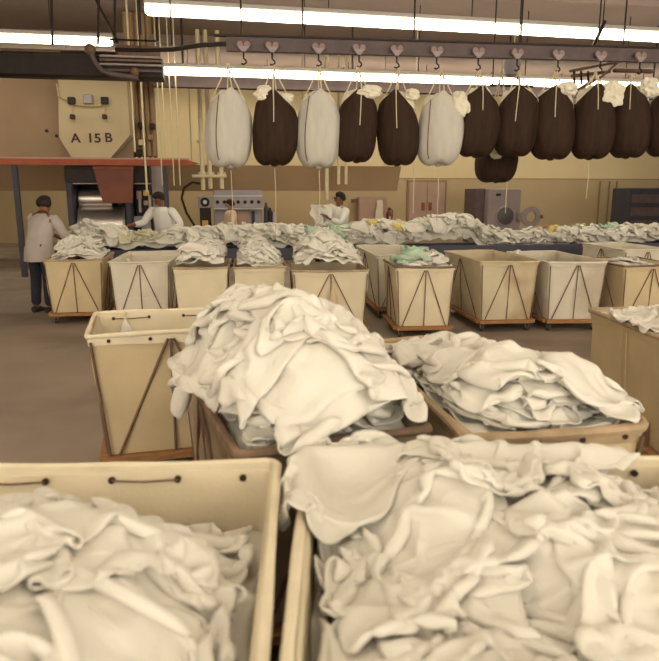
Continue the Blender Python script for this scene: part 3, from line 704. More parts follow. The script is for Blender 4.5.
for i, (hx, bx_, kd, w, zt, h, lab) in enumerate(SL):
    t = tro if i == 0 else copy_tree(tro)
    t.location = (hx, rail_pt(hx)[0], 3.60)
    tag(t, TL[i], 'hook', 'trolley hooks on the overhead rail')
    sling('laundry_sling', bx_, rail_pt(bx_)[0] - .07, zt, h, w, kd, 3.33, rail_pt(hx)[0] - .07, 100 + i, lab, 'laundry slings on the overhead rail', ang=-.8 * math.atan(bx_ / 9.2) + (.12, -.1, .05)[i % 3], pull=i in (0, 1, 2, 5, 9))
    o = [c_ for c_ in bpy.data.objects if c_.name.startswith('laundry_sling')][-1]
sling('small_sling', 4.33, 10.0, 2.58, .76, .62, 'dark', 3.5, 10.0, 130, 'lower dark brown sling with a white cloth at its mouth, behind the upper row', None, pull=False)
# linen hanging from the mouths of individual slings
def mouth_wad(x, y, z, s, label, seed, m='linen2', sc=(1, .8, 1)):
    rng = np.random.default_rng(seed); n = 40; v = []; mm = 24; b = MB()
    p = rng.uniform(0, 6, 8)
    for i in range(mm + 1):
        t_ = PI * i / mm
        for k in range(n):
            a = 2 * PI * k / n; r_ = s * (1 + .16 * math.sin(3 * a + p[0] + 2 * t_) * math.sin(t_) + .10 * math.sin(7 * a + p[1] - 3 * t_) * math.sin(t_) + .13 * math.sin(5 * t_ + p[2] + a * 2) * math.sin(t_) + .10 * math.sin(13 * a + p[3] + 7 * t_) * math.sin(t_) + .09 * math.sin(11 * t_ + p[4] - 4 * a) * math.sin(t_))
            v.append((r_ * sc[0] * math.sin(t_) * math.cos(a), r_ * sc[1] * math.sin(t_) * math.sin(a), r_ * sc[2] * math.cos(t_)))
    f = [(i * n + k, i * n + n + k, i * n + n + (k + 1) % n, i * n + (k + 1) % n) for i in range(mm) for k in range(n)]
    b.add(v, f); o = b.build('linen_roll', M[m]); o.location = (x, y, z)
    sm = o.modifiers.new('s', 'SUBSURF'); sm.levels = 1; sm.render_levels = 1
    return tag(o, label, 'linen')
ry = lambda x: rail_pt(x)[0] - .07
mouth_wad(2.05, ry(2) - .20, 2.99, .12, 'white linen roll at the mouth of the fourth sling', 3, sc=(1.2, .6, .7))
mouth_wad(3.28, ry(3.3) - .16, 2.84, .13, 'white linen bulging off the right shoulder of the last white sling', 4, sc=(.9, .7, 1.4))
mouth_wad(5.42, ry(5.4) - .22, 3.02, .14, 'ragged cream linen hanging from the mouth of the second sling from right', 5, sc=(1.2, .5, 1.2))
mouth_wad(4.78, ry(4.7) - .22, 3.08, .11, 'cream linen roll over the lip of the third sling from right', 6, sc=(1.2, .6, .8))
mouth_wad(5.98, ry(5.9) - .2, 3.12, .13, 'cream linen at the mouth of the rightmost full sling', 7, sc=(1, .6, 1))
mouth_wad(2.62, ry(2.6) - .18, 2.97, .09, 'small white linen tuft on the right lip of the fifth sling', 9, sc=(1, .6, .8))
mouth_wad(.66, ry(.7) - .16, 2.95, .11, 'white linen roll on the left lip of the second sling', 10, sc=(1, .6, .9))
mouth_wad(.96, ry(.9) - .16, 2.90, .07, 'white linen tuft on the right lip of the second sling', 11, sc=(1.2, .6, .8))
mouth_wad(4.20, 9.72, 2.28, .10, 'white cloth at the mouth of the lower small sling', 8, sc=(1, .6, .9))

#SECTION_ROOM
# ------------------------------------------------------------------ room shell
CZ = 5.45; WY = 24
def struct(name, b, m): return tag(b.build(name, M[m], smooth=False), kind='structure')
struct('floor', MB().box(-12, 22, -5, WY + .2, -.1, 0), 'floor')
struct('ceiling', MB().box(-12, 22, -5, WY + .2, CZ, CZ + .1), 'ceiling')
struct('wall_back', MB().box(-12, 22, WY, WY + .2, 0, CZ), 'wall')
struct('wall_left', MB().box(-12.2, -12, -5, WY + .2, 0, CZ), 'wall')
struct('wall_right', MB().box(22, 22.2, -5, WY + .2, 0, CZ), 'wall')
struct('trim_1', MB().box(-12, 22, WY - .02, WY - .002, 0.0, 2.17), 'dado')
struct('trim_2', MB().box(-12, 22, WY - .03, WY - .002, 2.17, 2.20), 'duct')
for k in range(12):
    x = -10 + k * 2.6
    pass
# ceiling joists hang below the panels
for k, y in enumerate((8.0, 12.6, 17.6, 21.5)): struct('trim_%d' % (k + 3), MB().box(-12, 22, y, y + .18, CZ - .22, CZ), 'ceiling')
struct('trim_7', MB().box(-1.2, 22, 14.75, 15.0, 3.84, 4.12), 'rail')
for k, x in enumerate((-.6, 3, 6.6, 10.2)): struct('trim_%d' % (k + 8), MB().box(x, x + .03, 14.85, 14.88, 4.12, CZ), 'dark_steel')
# double door
dr = MB().rbox(6.93, 8.44, WY - .10, WY - .02, 0, 2.12, .01).build('door_1', M['duct'], smooth=False); tag(dr, kind='structure')
for s in (0, 1):
    lf = MB().rbox(7.0 + s * .69, 7.675 + s * .69, WY - .13, WY - .08, .01, 2.06, .008).build('door_leaf', M['door'], dr)
    MB().rbox(7.47 + s * .27, 7.60 + s * .27, WY - .15, WY - .125, 1.03, 1.32, .005).build('push_plate', M['ext_red'], lf)

# ------------------------------------------------------------------ ceiling lights
def lamp(x0, y0, x1, y1, z, label, w=.24, rods=()):
    L_ = math.hypot(x1 - x0, y1 - y0); a = math.atan2(y1 - y0, x1 - x0)
    t = empty('strip_light', ((x0 + x1) / 2, (y0 + y1) / 2, z), a, label=label, cat='ceiling light', group='fluorescent strip lights')
    MB().rbox(-L_ / 2, L_ / 2, -w / 2, w / 2, .09, .16, .01).build('housing', M['lamp_body'], t)
    MB().rbox(-L_ / 2 + .01, L_ / 2 - .01, -w / 2 + .01, w / 2 - .01, -.02, .09, .03).build('diffuser', M['tube'], t)
    MB().rbox(-L_ / 2 + .05, L_ / 2 - .05, -w / 2 + .09, w / 2 - .09, .155, .168, .004).build('added_uplight', M['tube'], t)  # glowing strip added on top of the housing to brighten the ceiling
    for k in range(int(L_ // 2.4) + 1):
        x = -L_ / 2 + .4 + k * 2.4
        MB().cyl((x, 0, .16), (x, 0, CZ - z), .010, 6).build('hanger_rod', M['dark_steel'], t)
    return t
lamp(-.95, 10.9, 10.5, 11.35, 4.32, 'long fluorescent strip just above and behind the sling rail', w=.30)
lamp(-.93, 14.0, 12.0, 14.25, 3.98, 'far fluorescent strip seen low behind the slings, above the grey beam', w=.30)
lamp(-8, 13.2, -1.75, 13.3, 4.33, 'fluorescent strip at upper left above the dark overhead ductwork')
for k, (y, xs_) in enumerate(((-1.5, 'rearmost'), (2.0, 'second'), (5.5, 'third'))):  # unseen strips added out of view to light the near trucks
    for s, (xa, xb) in enumerate(((-7, .2), (.8, 8.0))):
        lamp(xa, y, xb, y, 4.6, '%s added fluorescent strip lighting the near trucks, %s half, outside the picture' % (xs_, ('left', 'right')[s]))

for k, y in enumerate((20.3, 21.1)): lamp(-6, y, 15, y, 4.9, ('nearer', 'farther')[k] + ' high strip light added to brighten the far wall, hidden behind the grey beam')  # lamps added out of sight to brighten the far wall
# ------------------------------------------------------------------ big duct and pipes on the far side
du = empty('air_duct', (-.6, 18.6, 2.07), 0, label='long brown air duct hanging low in front of the far wall', cat='duct')
MB().prism([(-11, -.34), (5.55, -.34), (5.66, .32), (-11, .32)], -.5, .5).build('duct_body', M['duct'], du)
for x in (-9, -6, -3, 0, 3, 5.3): MB().cyl((x, 0, .3), (x, 0, CZ - 2.07), .012, 6).build('hanger_rod', M['pipe_tan'], du)
def pipe(name, pts, r, m, label, cat='pipe', group=None, flanges=()):
    t = empty(name, pts[0], 0, label=label, cat=cat, group=group); o_ = Vector(pts[0])
    MB().tube([Vector(p) - o_ for p in pts], r, 10).build('pipe_run', M[m], t)
    for q in flanges: MB().lathe([(r, -.03), (r * 1.9, -.03), (r * 1.9, .03), (r, .03)], 12, tuple(Vector(q) - o_)).build('pipe_flange', M[m], t)
    return t
sc17 = 17 / 660
for k, (px, zb_, zt_) in enumerate(((-.30, 1.75, CZ), (-.12, 1.78, CZ), (.16, 1.78, CZ))):
    pipe('vertical_pipe', [(px, 17.0, zt_), (px, 17.0, zb_)], .055, 'pipe', ['left', 'middle', 'right'][k] + ' of three cream riser pipes above the control console', 'pipe', 'cream riser pipes', [(px, 17, 2.9), (px, 17, 2.15)])
pipe('cross_pipe', [(-.55, 16.9, 2.08), (.28, 16.9, 2.08)], .04, 'pipe', 'short horizontal cream pipe tying the three risers together')
pipe('black_hose', [(-.36, 16.8, 1.9), (-.55, 16.8, 1.93), (-.75, 16.8, 1.8), (-.82, 16.8, 1.55), (-.72, 16.8, 1.2), (-.55, 16.8, .9), (-.5, 16.8, .5)], .03, 'dark_steel', 'black hose looping down beside the control console', 'hose')
for k, (px, zb_) in enumerate(((2.9, 1.5), (3.22, 1.9), (3.42, 1.9))):
    pipe('vertical_pipe', [(px, 17.6, CZ), (px, 17.6, zb_)], .055 if k == 0 else .04, 'pipe', ['leftmost', 'middle', 'right'][k] + ' cream riser pipe behind the worker holding cloth', 'pipe', 'cream riser pipes')
for k, px in enumerate((4.65, 7.0)):
    pipe('pull_rope', [(px, 15.5, CZ), (px, 15.5, 1.2)], .012, 'cord', ['thin pale pull cord hanging before the double door', 'thin pale pull cord hanging before the open washer'][k], 'rope')
for k, px in enumerate((-1.05, -.82, -.70)):
    pipe('drop_rod', [(px, 14.0, CZ), (px, 14.0, 1.83)], .012, 'pipe', ['left', 'middle', 'right'][k] + ' of three pale rods hanging above the bending worker', 'rod')
for k, px in enumerate((9.3, 9.55, 9.75)):
    pipe('wall_conduit', [(px * 1.57, 23.9, 2.1), (px * 1.57, 23.9, .1)], .03, 'duct', ['left', 'middle', 'right'][k] + ' of three thin brown conduits down the wall by the right cabinet', 'conduit')

# ------------------------------------------------------------------ tunnel washer with hopper, far left
def text(s, loc, size, m, parent, ext=.004, sx=1):
    cu = bpy.data.curves.new('lettering', 'FONT'); cu.body = s; cu.size = size; cu.extrude = ext; cu.align_x = 'CENTER'; cu.align_y = 'CENTER'; cu.offset = .005
    o = bpy.data.objects.new('lettering', cu); C.objects.link(o)
    dg = bpy.context.evaluated_depsgraph_get(); me = bpy.data.meshes.new_from_object(o.evaluated_get(dg)); me.transform(Matrix.Rotation(PI / 2, 4, 'X') @ Matrix.Diagonal((sx, 1, 1, 1)))
    bpy.data.objects.remove(o); bpy.data.curves.remove(cu)
    o = bpy.data.objects.new('lettering', me); C.objects.link(o); me.materials.clear(); me.materials.append(M[m]); o.location = loc; o.parent = parent; return o
hp_ = empty('loading_hopper', (-2.5, 14.8, 2.4), 0, label='beige loading hopper lettered A 15 B above the left washing machine', cat='hopper')
P_ = lambda px, py, y=14.7: ((px - 215) / 660 * y * 1.035, 1.7 + (192 - py) / 660 * y * 1.0)
def wz(px, py, y):   # pixel-measured survey point at a known depth, relative to the hopper base
    p = math.atan(138.5 / 660); a = math.atan(.169)
    F_ = Vector((math.sin(a) * math.cos(p), math.cos(a) * math.cos(p), -math.sin(p))); R_ = Vector((math.cos(a), -math.sin(a), 0)); U_ = R_.cross(F_)
    d = F_ + R_ * (px - 329.5) / 660 + U_ * (330.5 - py) / 660; t = y / d.y
    return d.x * t, 1.7 + d.z * t
def rel(px, py, y=14.6): x, z = wz(px, py, y); return x + 2.5, z - 2.4
MB().prism([rel(*q) for q in ((58, 70), (126, 70), (130, 135), (109, 160), (73, 160), (59, 137))], -.2, .3).build('hopper_body', M['hopper'], hp_)
MB().prism([rel(*q, 15.1) for q in ((-8, 70), (135, 70), (133, 158), (-8, 158))], .32, .5).build('back_panel', M['hopper_side'], hp_)
for x in (.45, 1.25): MB().box(x - .04, x + .04, .32, .40, -2.4, 0).build('support_post', M['navy'], hp_)
tx = text('A', (*[rel(75.7, 138.5, 14.6)[0], -.205], rel(75.7, 138.5)[1]), .25, 'letter', hp_, sx=1.1)
text('15', (rel(94, 138.5)[0], -.205, rel(94, 138.5)[1]), .25, 'letter', hp_, sx=1.15)
text('B', (rel(108.5, 138)[0], -.205, rel(108.5, 138)[1]), .25, 'letter', hp_, sx=1.1)
for (px, py, s, m) in ((72, 101, .07, 'dark_steel'), (105, 101, .07, 'dark_steel'), (88.5, 99.5, .09, 'blue_grey'), (73, 117, .045, 'letter'), (105, 117, .045, 'letter')):
    x, z = rel(px, py); MB().rbox(x - s, x + s, -.30, -.19, z - s, z + s, .012).build('valve', M[m], hp_)
for (px, py) in ((47, 131), (57, 136)): x, z = rel(px, py); MB().lathe([(.01, 0), (.035, 0), (.035, .03), (.01, .03)], 10, (x, -.235, z), 'y').build('bolt', M['dark_steel'], hp_)
pp = [rel(*q) for q in ((57, 84), (59, 96), (64, 99), (72, 101), (76, 105), (88, 106), (100, 106), (105, 101))]
MB().tube([(x, -.24, z) for x, z in pp], .018, 8).build('air_line', M['pipe_tan'], hp_)
for px in (73, 105): (x, z), (x2, z2) = rel(px, 103), rel(px, 116); MB().cyl((x, -.24, z), (x2, -.24, z2), .010, 6).build('air_drop', M['pipe_tan'], hp_)

x0, z0 = wz(5, 165, 14.4); x1, z1 = wz(190, 160, 14.4)
bm_ = empty('red_beam', (x0, 14.3, z0), 0, label='rust red horizontal beam across the top of the left washing machine', cat='beam')
MB().prism([(-.3, .0), (x1 - x0, .0), (x1 - x0 + .18, .05), (x1 - x0 - .05, .12), (-.3, .12)], -.08, .12).build('beam', M['red_beam'], bm_)
MB().box(-.3, 3.6, -.06, .02, .12, .15).build('top_lip', M['pink_box'], bm_)
for x in (.15, 3.05): MB().box(x, x + .10, -.04, .06, -z0, 0).build('post', M['navy'], bm_)

wm = empty('tunnel_washer', (-2.3, 14.9, 0), 0, label='dark framed washing machine with stainless drums and red-brown chute, far left', cat='washing machine')
def rw(px, py, y=14.9): x, z = wz(px, py, y); return x + 2.3, z
(xa, za), (xb, zb2) = rw(77, 205), rw(128, 240)
zc = .98; rd = .44
MB().lathe([(.38, xa), (rd, xa + .03), (rd, xb - .03), (.38, xb)], 40, (0, .25, zc), 'x').build('drum', M['stainless'], wm)
for x in (xa + .02, xb - .06): MB().lathe([(rd, 0), (rd + .03, 0), (rd + .03, .05), (rd, .05)], 40, (x, .25, zc), 'x').build('drum_band', M['steel'], wm)
MB().lathe([(.16, xa), (.21, xa + .03), (.21, xb - .3), (.16, xb - .28)], 32, (0, .25, 1.55), 'x').build('upper_drum', M['stainless'], wm)
x, z = rw(88, 221); MB().lathe([(.03, -.02), (.075, -.02), (.085, 0), (.075, .03), (.03, .03)], 20, (x, -.20, z), 'y').build('port_ring', M['lamp_body'], wm)
MB().lathe([(.01, -.03), (.04, -.03), (.04, .0), (.01, .0)], 14, (x, -.21, z), 'y').build('port_glass', M['glass_drum_shade'], wm)
for px in ((70.5, 76.5), (127, 133)):
    a_, b_ = rw(px[0], 200)[0], rw(px[1], 200)[0]; MB().rbox(a_, b_, -.35, .75, 0, 1.9, .02).build('frame_post', M['navy'], wm)
a_, b_ = rw(70, 200)[0], rw(152, 200)[0]
MB().rbox(a_ - .03, b_, -.2, .8, 1.88, 2.24, .02).build('dark_head', M['dark_steel'], wm)
MB().box(a_, b_ + .02, -.26, -.20, 1.86, 1.885).build('guard_rail', M['pink_box'], wm)
MB().box(a_, b_, .75, .8, 0, 2.0).build('rear_plate', M['dark_steel'], wm)
c1, c2 = rw(134, 200)[0], rw(151, 200)[0]
MB().rbox(c1, c2, .1, .75, 0, 1.9, .02).build('gear_cabinet', M['dark_steel'], wm)
MB().rbox(c2, c2 + .24, .2, .8, 0, 2.25, .02).build('grey_side_panel', M['mauve_grey'], wm)
for (px, py, w_, h_, m) in ((146, 193, .06, .06, 'amber'), (139, 195, .05, .09, 'pink_box'), (140, 205, .03, .16, 'steel'), (146, 203, .05, .05, 'pink_box'), (140, 173, .07, .06, 'pink_box'), (150, 205, .03, .2, 'steel'), (138, 222, .12, .12, 'blue_grey'), (146, 226, .1, .1, 'blue_grey')):
    x, z = rw(px, py); MB().rbox(x - w_, x + w_, -.02, .1, z - h_, z + h_, .01).build('gauge_box', M[m], wm)
q = [rw(*p, 14.5) for p in ((94, 168), (134, 168), (133, 203), (104, 203))]
ch = MB().prism([(a, b) for a, b in q], -.52, -.40).build('chute_door', M['chute'], wm)
q2 = [rw(*p, 14.5) for p in ((94, 166.5), (134, 166.5), (134, 169), (94, 169))]; MB().prism([(a, b) for a, b in q2], -.55, -.38).build('chute_lip', M['red_beam'], wm)

# brown column panel and clutter right of the hopper
cp = empty('ribbed_column', (-1.5, 15.5, 0), 0, label='brown ribbed duct column between the hopper and the pale pipes', cat='duct')
a_, z_ = wz(127, 158, 14.9); b_, zt_ = wz(151, 78, 14.9)
for k in range(5):
    w_ = (b_ - a_) / 5; MB().rbox(a_ + 1.5 + k * w_, a_ + 1.5 + (k + .9) * w_, 0, .3, 2.45, CZ, .03).build('rib', M['duct'], cp)
for (px, py, m) in ((137, 122, 'dark_steel'), (150, 123, 'dark_steel'), (137, 140, 'pipe'), (147, 135, 'duct'), (136, 150, 'dark_steel')):
    x, z = wz(px, py, 14.7); MB().rbox(x + 1.5 - .05, x + 1.5 + .05, -.15, .02, z - .06, z + .06, .01).build('valve', M[m], cp)
for k, (px, t_, b0) in enumerate(((135, 82, 152), (147, 80, 192), (165.5, 80, 155))):
    (x, z), (x2, z2) = wz(px, b0, 14.2), wz(px, t_, 14.2); z2 = CZ
    pipe('vertical_pipe', [(x, 14.2, z2), (x, 14.2, z)], .02 if k < 2 else .012, 'pipe', ['short cream pipe on the brown ribbed column', 'long cream pipe dropping beside the dark gear cabinet', 'thin cream pipe right of the brown ribbed column'][k], 'pipe')

# ------------------------------------------------------------------ dark overhead ductwork, upper left
oh = empty('overhead_ductwork', (-2.5, 12.8, 3.6), 0, label='dark overhead ductwork and cable trays at the upper left, under the strip light', cat='ductwork')
def ro(px, py, y=12.8): x, z = wz(px, py, y); return x + 2.5, z - 3.6
def obox(px0, px1, py0, py1, y0, y1, m, nm):
    (a0, b1), (a1, b0) = ro(px0, py0), ro(px1, py1); MB().rbox(a0, a1, y0, y1, b0, b1, .01).build(nm, M[m], oh)
obox(-10, 163, 52, 78, 0, .5, 'dark_steel', 'main_duct')
obox(-10, 118, 48, 53, -.06, .3, 'rod', 'cable_tray')
obox(115, 160, 44, 64, .05, .4, 'rod', 'junction_panel')
for k, (py, th_, m) in enumerate(((57, 1.2, 'mauve_grey'), (61, .8, 'rod'), (65, 1.3, 'mauve_grey'), (71, .8, 'rail'))):
    obox(100, 162, py, py + th_, -.10, -.03, m, 'cable_bar')
obox(-10, 62, 51, 53, -.14, -.08, 'rod', 'copper_bar')
obox(110, 157, 40, 43, -.14, -.06, 'dark_steel', 'top_bar')
pts = [ro(*q) for q in ((93, 50), (94, 58), (98, 66), (104, 73), (112, 76), (125, 78), (140, 80))]
MB().tube([(x, -.22, z) for x, z in pts], .045, 10).build('flexible_hose', M['rail'], oh)
x, z = ro(92, 52); MB().sphere((x, -.2, z), .10, 12).build('hose_elbow', M['rod'], oh)
x, z = ro(136, 74); MB().sphere((x, -.2, z), .08, 12).build('hose_elbow', M['rod'], oh)
for (xa_, ya_, xb_, yb_) in ((53, -20, 54, 46), (101, -20, 99, 46), (116, -20, 116, 44), (82, 12, 119, 44), (158, 0, 158, 42), (141, 20, 141, 36)):
    (a, b), (c_, d) = ro(xa_, ya_), ro(xb_, yb_); b = CZ - 3.6; MB().tube([(a, -.1, b), (c_, -.1, d)], .022, 8).build('support_rod', M['dark_steel'], oh)

# motor and switch track, upper right, behind the rail
mt = empty('rail_motor', (4.7, 10.2, 3.6), 0, label='small blue-grey motor hanging behind the rail, right of centre', cat='motor')
MB().lathe([(.06, -.2), (.10, -.17), (.13, -.05), (.13, .12), (.08, .18)], 16, (-.12, 0, .05)).build('motor_body', M['blue_grey'], mt)
MB().box(-.45, .25, -.03, .03, -.30, -.27).build('mount_bar', M['dark_steel'], mt)
for x in (-.42, -.02): MB().cyl((x, 0, -.28), (x, 0, 1.85), .01, 6).build('hanger_rod', M['dark_steel'], mt)
MB().tube([(0, 0, -.1), (.05, 0, -.4), (.1, 0, -.55)], .02, 8).build('arm', M['dark_steel'], mt)
sw = empty('switch_track', (5.6, 10.6, 3.5), 0, label='dark ladder-like switch track slanting down behind the rail at upper right', cat='rail')
def rs(px, py, y=10.6): x, z = wz(px, py, y); return x - 5.6, z - 3.5
for (l0, l1, r_) in ((((570, 71), (628, 59)), None, .025), (((572, 76), (615, 70)), None, .03), (((569, 96), (600, 78)), None, .035), (((600, 78), (622, 62)), None, .02)):
    (a, b), (c_, d) = rs(*l0[0]), rs(*l0[1]); MB().tube([(a, 0, b), (c_, .15, d)], r_, 8).build('track_bar', M['rod'], sw)
for px in (574, 581, 588): (a, b), (c_, d) = rs(px, 71), rs(px + 2, 84); MB().tube([(a, 0, b), (c_, .05, d)], .018, 6).build('rung', M['dark_steel'], sw)
(a, b) = rs(600, 60); MB().cyl((a, .1, b), (a, .1, CZ - 3.5), .012, 6).build('hanger_rod', M['dark_steel'], sw)
(a, b), (c_, d) = rs(612, 18), rs(600, 44); MB().tube([(a, .2, b), (c_, .2, d)], .03, 6).build('brace', M['dark_steel'], sw)
(a, b) = rs(627, 70); MB().rbox(a - .2, a + .5, .0, .1, b - .03, b + .03, .01).build('end_plate', M['rod'], sw)

# ------------------------------------------------------------------ far equipment
con = empty('control_console', (.55, 16.9, 0), 0, label='blue-grey control console with a row of dials, left of centre', cat='control console')
def rk(px, py, y=16.9): x, z = wz(px, py, y); return x - .55, z
(a, zt_), (b, _) = rk(213, 190), rk(262, 190)
MB().rbox(a, b, 0, .7, 0, zt_, .02).build('cabinet', M['blue_grey'], con)
_, zm = rk(213, 196); _, zn = rk(213, 208)
MB().rbox(a, b, -.14, .0, zn, zm, .01).build('dial_panel', M['blue_grey'], con)
MB().box(a, b, -.16, -.10, zn - .03, zn).build('trim_bar', M['lamp_body'], con)
MB().box(a, b, -.16, -.10, zm - .015, zm + .015).build('trim_bar', M['lamp_body'], con)
for k in range(7):
    x = a + .1 + k * (b - a - .2) / 6; MB().lathe([(.01, -.03), (.035, -.03), (.045, 0), (.01, 0)], 12, (x, -.14, (zn + zm) / 2), 'y').build('dial', M['dark_steel'], con)
x, z = rk(244, 219); MB().rbox(x - .16, x + .16, -.04, .0, z - .2, z + .2, .01).build('access_door', M['pink_box'], con)
x, z = rk(252, 219); MB().rbox(x, x + .07, -.05, .0, z - .22, z + .2, .01).build('dark_slot', M['navy'], con)
gp = empty('gauge_panel', (-.35, 16.8, 0), 0, label='small grey cabinet with one round gauge left of the control console', cat='control panel')
(a, zt_), (b, zl) = [(q[0] + .9, q[1]) for q in (rk(198, 196), rk(212, 208))]
MB().rbox(a, b, 0, .4, zl, zt_, .015).build('panel_box', M['blue_grey'], gp)
MB().rbox(a + .03, b - .03, .02, .38, 0, zl, .01).build('pedestal', M['dark_steel'], gp)
MB().lathe([(.02, -.03), (.10, -.03), (.115, 0), (.02, 0)], 20, ((a + b) / 2, 0, (zt_ + zl) / 2), 'y').build('gauge', M['dark_steel'], gp)
MB().lathe([(.01, -.045), (.05, -.045), (.05, -.02), (.01, -.02)], 14, ((a + b) / 2, 0, (zt_ + zl) / 2), 'y').build('gauge_face', M['lamp_body'], gp)
MB().rbox((a + b) / 2 - .09, (a + b) / 2 + .06, -.03, .05, zl - .45, zl - .3, .01).build('lit_box', M['amber'], gp)
ms = empty('small_machine', (1.75, 16.9, 0), 0, label='low dark machine with bottles-like cylinders right of the control console', cat='machine')
for k, (px, py, r_, m) in enumerate(((266, 205, .06, 'navy'), (270, 210, .07, 'dark_steel'), (274, 212, .06, 'blue_grey'))):
    x, z = wz(px, py, 16.9); MB().lathe([(r_, .5), (r_, z - .08), (r_ * .5, z), (r_ * .4, z + .06)], 14, (x - 1.75, 0, 0)).build('cylinder', M[m], ms)
x, z = wz(265, 226, 16.8); x2, _ = wz(276, 226, 16.8); MB().rbox(x - 1.75, x2 - 1.70, -.15, .2, 0, z, .02).build('base_box', M['pink_box'], ms)

pb = empty('wall_cabinet', (5.6, 23.6, 0), 0, label='dusty pink cabinet against the far wall left of the double door', cat='cabinet')
(a, zt_), (b, zl) = wz(359, 197, 23.5), wz(386, 228, 23.5)
MB().rbox(a - 5.6, b - 5.6, -.1, .35, 0.2, zt_, .02).build('cabinet_body', M['pink_box'], pb)
MB().rbox(a - 5.57, b - 5.63, -.125, -.1, .3, zt_ - .05, .01).build('cabinet_door', M['pink_box'], pb)
MB().rbox(a - 5.85, a - 5.6, .0, .12, zt_ - .2, zt_ - .08, .01).build('side_bracket', M['rod'], pb)
x, z = wz(380, 211, 23.3)
g = MB(); n_ = 14; v = []
for i in range(9):
    for k in range(n_):
        a_ = 2 * PI * k / n_; w_ = .10 + .06 * i / 8 + .02 * math.sin(3 * a_ + i); v.append((w_ * math.cos(a_), .05 * math.sin(a_), .38 - .095 * i))
g.add(v, [(i * n_ + k, i * n_ + (k + 1) % n_, i * n_ + n_ + (k + 1) % n_, i * n_ + n_ + k) for i in range(8) for k in range(n_)] + [tuple(range(n_)), tuple(reversed(range(8 * n_, 9 * n_)))])
o = g.build('hanging_coat', M['canvas_white']); o.location = (x, 23.38, z); tag(o, 'off-white coat hanging on the dusty pink wall cabinet', 'coat')
fe = empty('fire_extinguisher', (*[wz(391, 218, 23.6)[0], 23.87], wz(391, 228, 23.6)[1]), 0, label='slim red-brown fire extinguisher on the wall beside the double door', cat='fire extinguisher')
MB().lathe([(.06, 0), (.10, .03), (.10, .50), (.05, .60), (.03, .63)], 18, (0, 0, 0)).build('cylinder', M['ext_red'], fe)
MB().lathe([(.025, .63), (.045, .64), (.045, .70), (.02, .72)], 12, (0, 0, 0)).build('valve_head', M['dark_steel'], fe)
MB().box(-.05, .05, .08, .112, .1, .5).build('wall_bracket', M['dark_steel'], fe)
MB().box(-.03, .03, -.104, -.098, .2, .42).build('instruction_plate', M['lamp_body'], fe)
MB().tube([(.04, 0, .68), (.12, -.02, .62), (.12, -.04, .35)], .014, 8).build('hose', M['rubber'], fe)

def washer(x, y, w, h, r, label, cz):
    t = empty('washer_extractor', (x, y, 0), 0, label=label, cat='washing machine')
    MB().rbox(-w / 2, w / 2, 0, 1.1, .05, h, .03).build('cabinet', M['mauve_grey'], t)
    MB().box(-w / 2 + .02, w / 2 - .02, -.02, .0, h - .42, h - .395).build('trim_bar', M['steel'], t)
    MB().rbox(-w / 2 + .25, -w / 2 + .42, -.03, 0, h - .24, h - .16, .008).build('control_plate', M['dark_steel'], t)
    MB().lathe([(r * .9, -.06), (r * 1.06, -.06), (r * 1.12, 0), (r * .9, 0)], 40, (.02, 0, cz), 'y').build('port_collar', M['mauve_grey'], t)
    MB().lathe([(.02, -.085), (r * .96, -.08), (r * .96, -.055), (.02, -.055)], 36, (.02, 0, cz), 'y').build('drum_shade_disc', M['glass_drum_shade'], t)  # solid dark disc, the shade of the open drum put into its colour
    return t
(a, zt_), (b, _) = wz(489, 188.5, 21), wz(522, 188.5, 21)
xw = (a + b) / 2; cxw, czw = wz(506, 216, 21)
t = washer(xw, 21, b - a, zt_, .30, 'mauve-grey industrial washer with its round door standing open', czw)
xr, zr_ = wz(528, 216.5, 21)
b = MB(); n_ = 36; v = []
for (r_, yy) in ((.17, -.25), (.34, -.25), (.34, -.17), (.17, -.17)):
    for k in range(n_): a_ = 2 * PI * k / n_; v.append((r_ * math.cos(a_), yy, r_ * math.sin(a_)))
b.add(v, [(i * n_ + k, i * n_ + (k + 1) % n_, ((i + 1) % 4) * n_ + (k + 1) % n_, ((i + 1) % 4) * n_ + k) for i in range(4) for k in range(n_)])
dd = b.build('open_door', M['mauve_grey'], t, loc=(xr - xw, 0, zr_))
MB().rbox(.30, .42, -.26, -.16, -.06, .06, .01).build('latch', M['ext_red'], dd)
MB().rbox(-.42, -.28, -.2, .0, -.15, .15, .01).build('hinge', M['mauve_grey'], dd)
(a, _), (b2, _) = wz(478, 188, 21.1), wz(488.5, 188, 21.1)
t2 = empty('dark_cabinet', ((a + b2) / 2, 21.3, 0), 0, label='dark mauve cabinet standing against the left side of the open washer', cat='cabinet')
MB().rbox(-(b2 - a) / 2, (b2 - a) / 2, 0, 1.0, 0, zt_, .02).build('cabinet_body', M['rail'], t2)
MB().rbox(-(b2 - a) / 2 + .04, (b2 - a) / 2 - .04, -.02, 0, .2, zt_ - .1, .01).build('cabinet_door', M['rail'], t2)
(a, zt_), (b2, _) = wz(634, 188, 20), wz(668, 188, 20)
t3 = empty('dark_machine', ((a + b2) / 2, 20.2, 0), 0, label='dark machine with panel slots cut off by the right edge of the room view', cat='machine')
MB().rbox(-(b2 - a) / 2, (b2 - a) / 2, 0, 1.0, 0, zt_, .02).build('machine_body', M['navy'], t3)
for k in range(3): MB().rbox(-(b2 - a) / 2 + .08, (b2 - a) / 2 - .08, -.02, 0, .5 + k * .42, .78 + k * .42, .01).build('panel', M['rail'], t3)

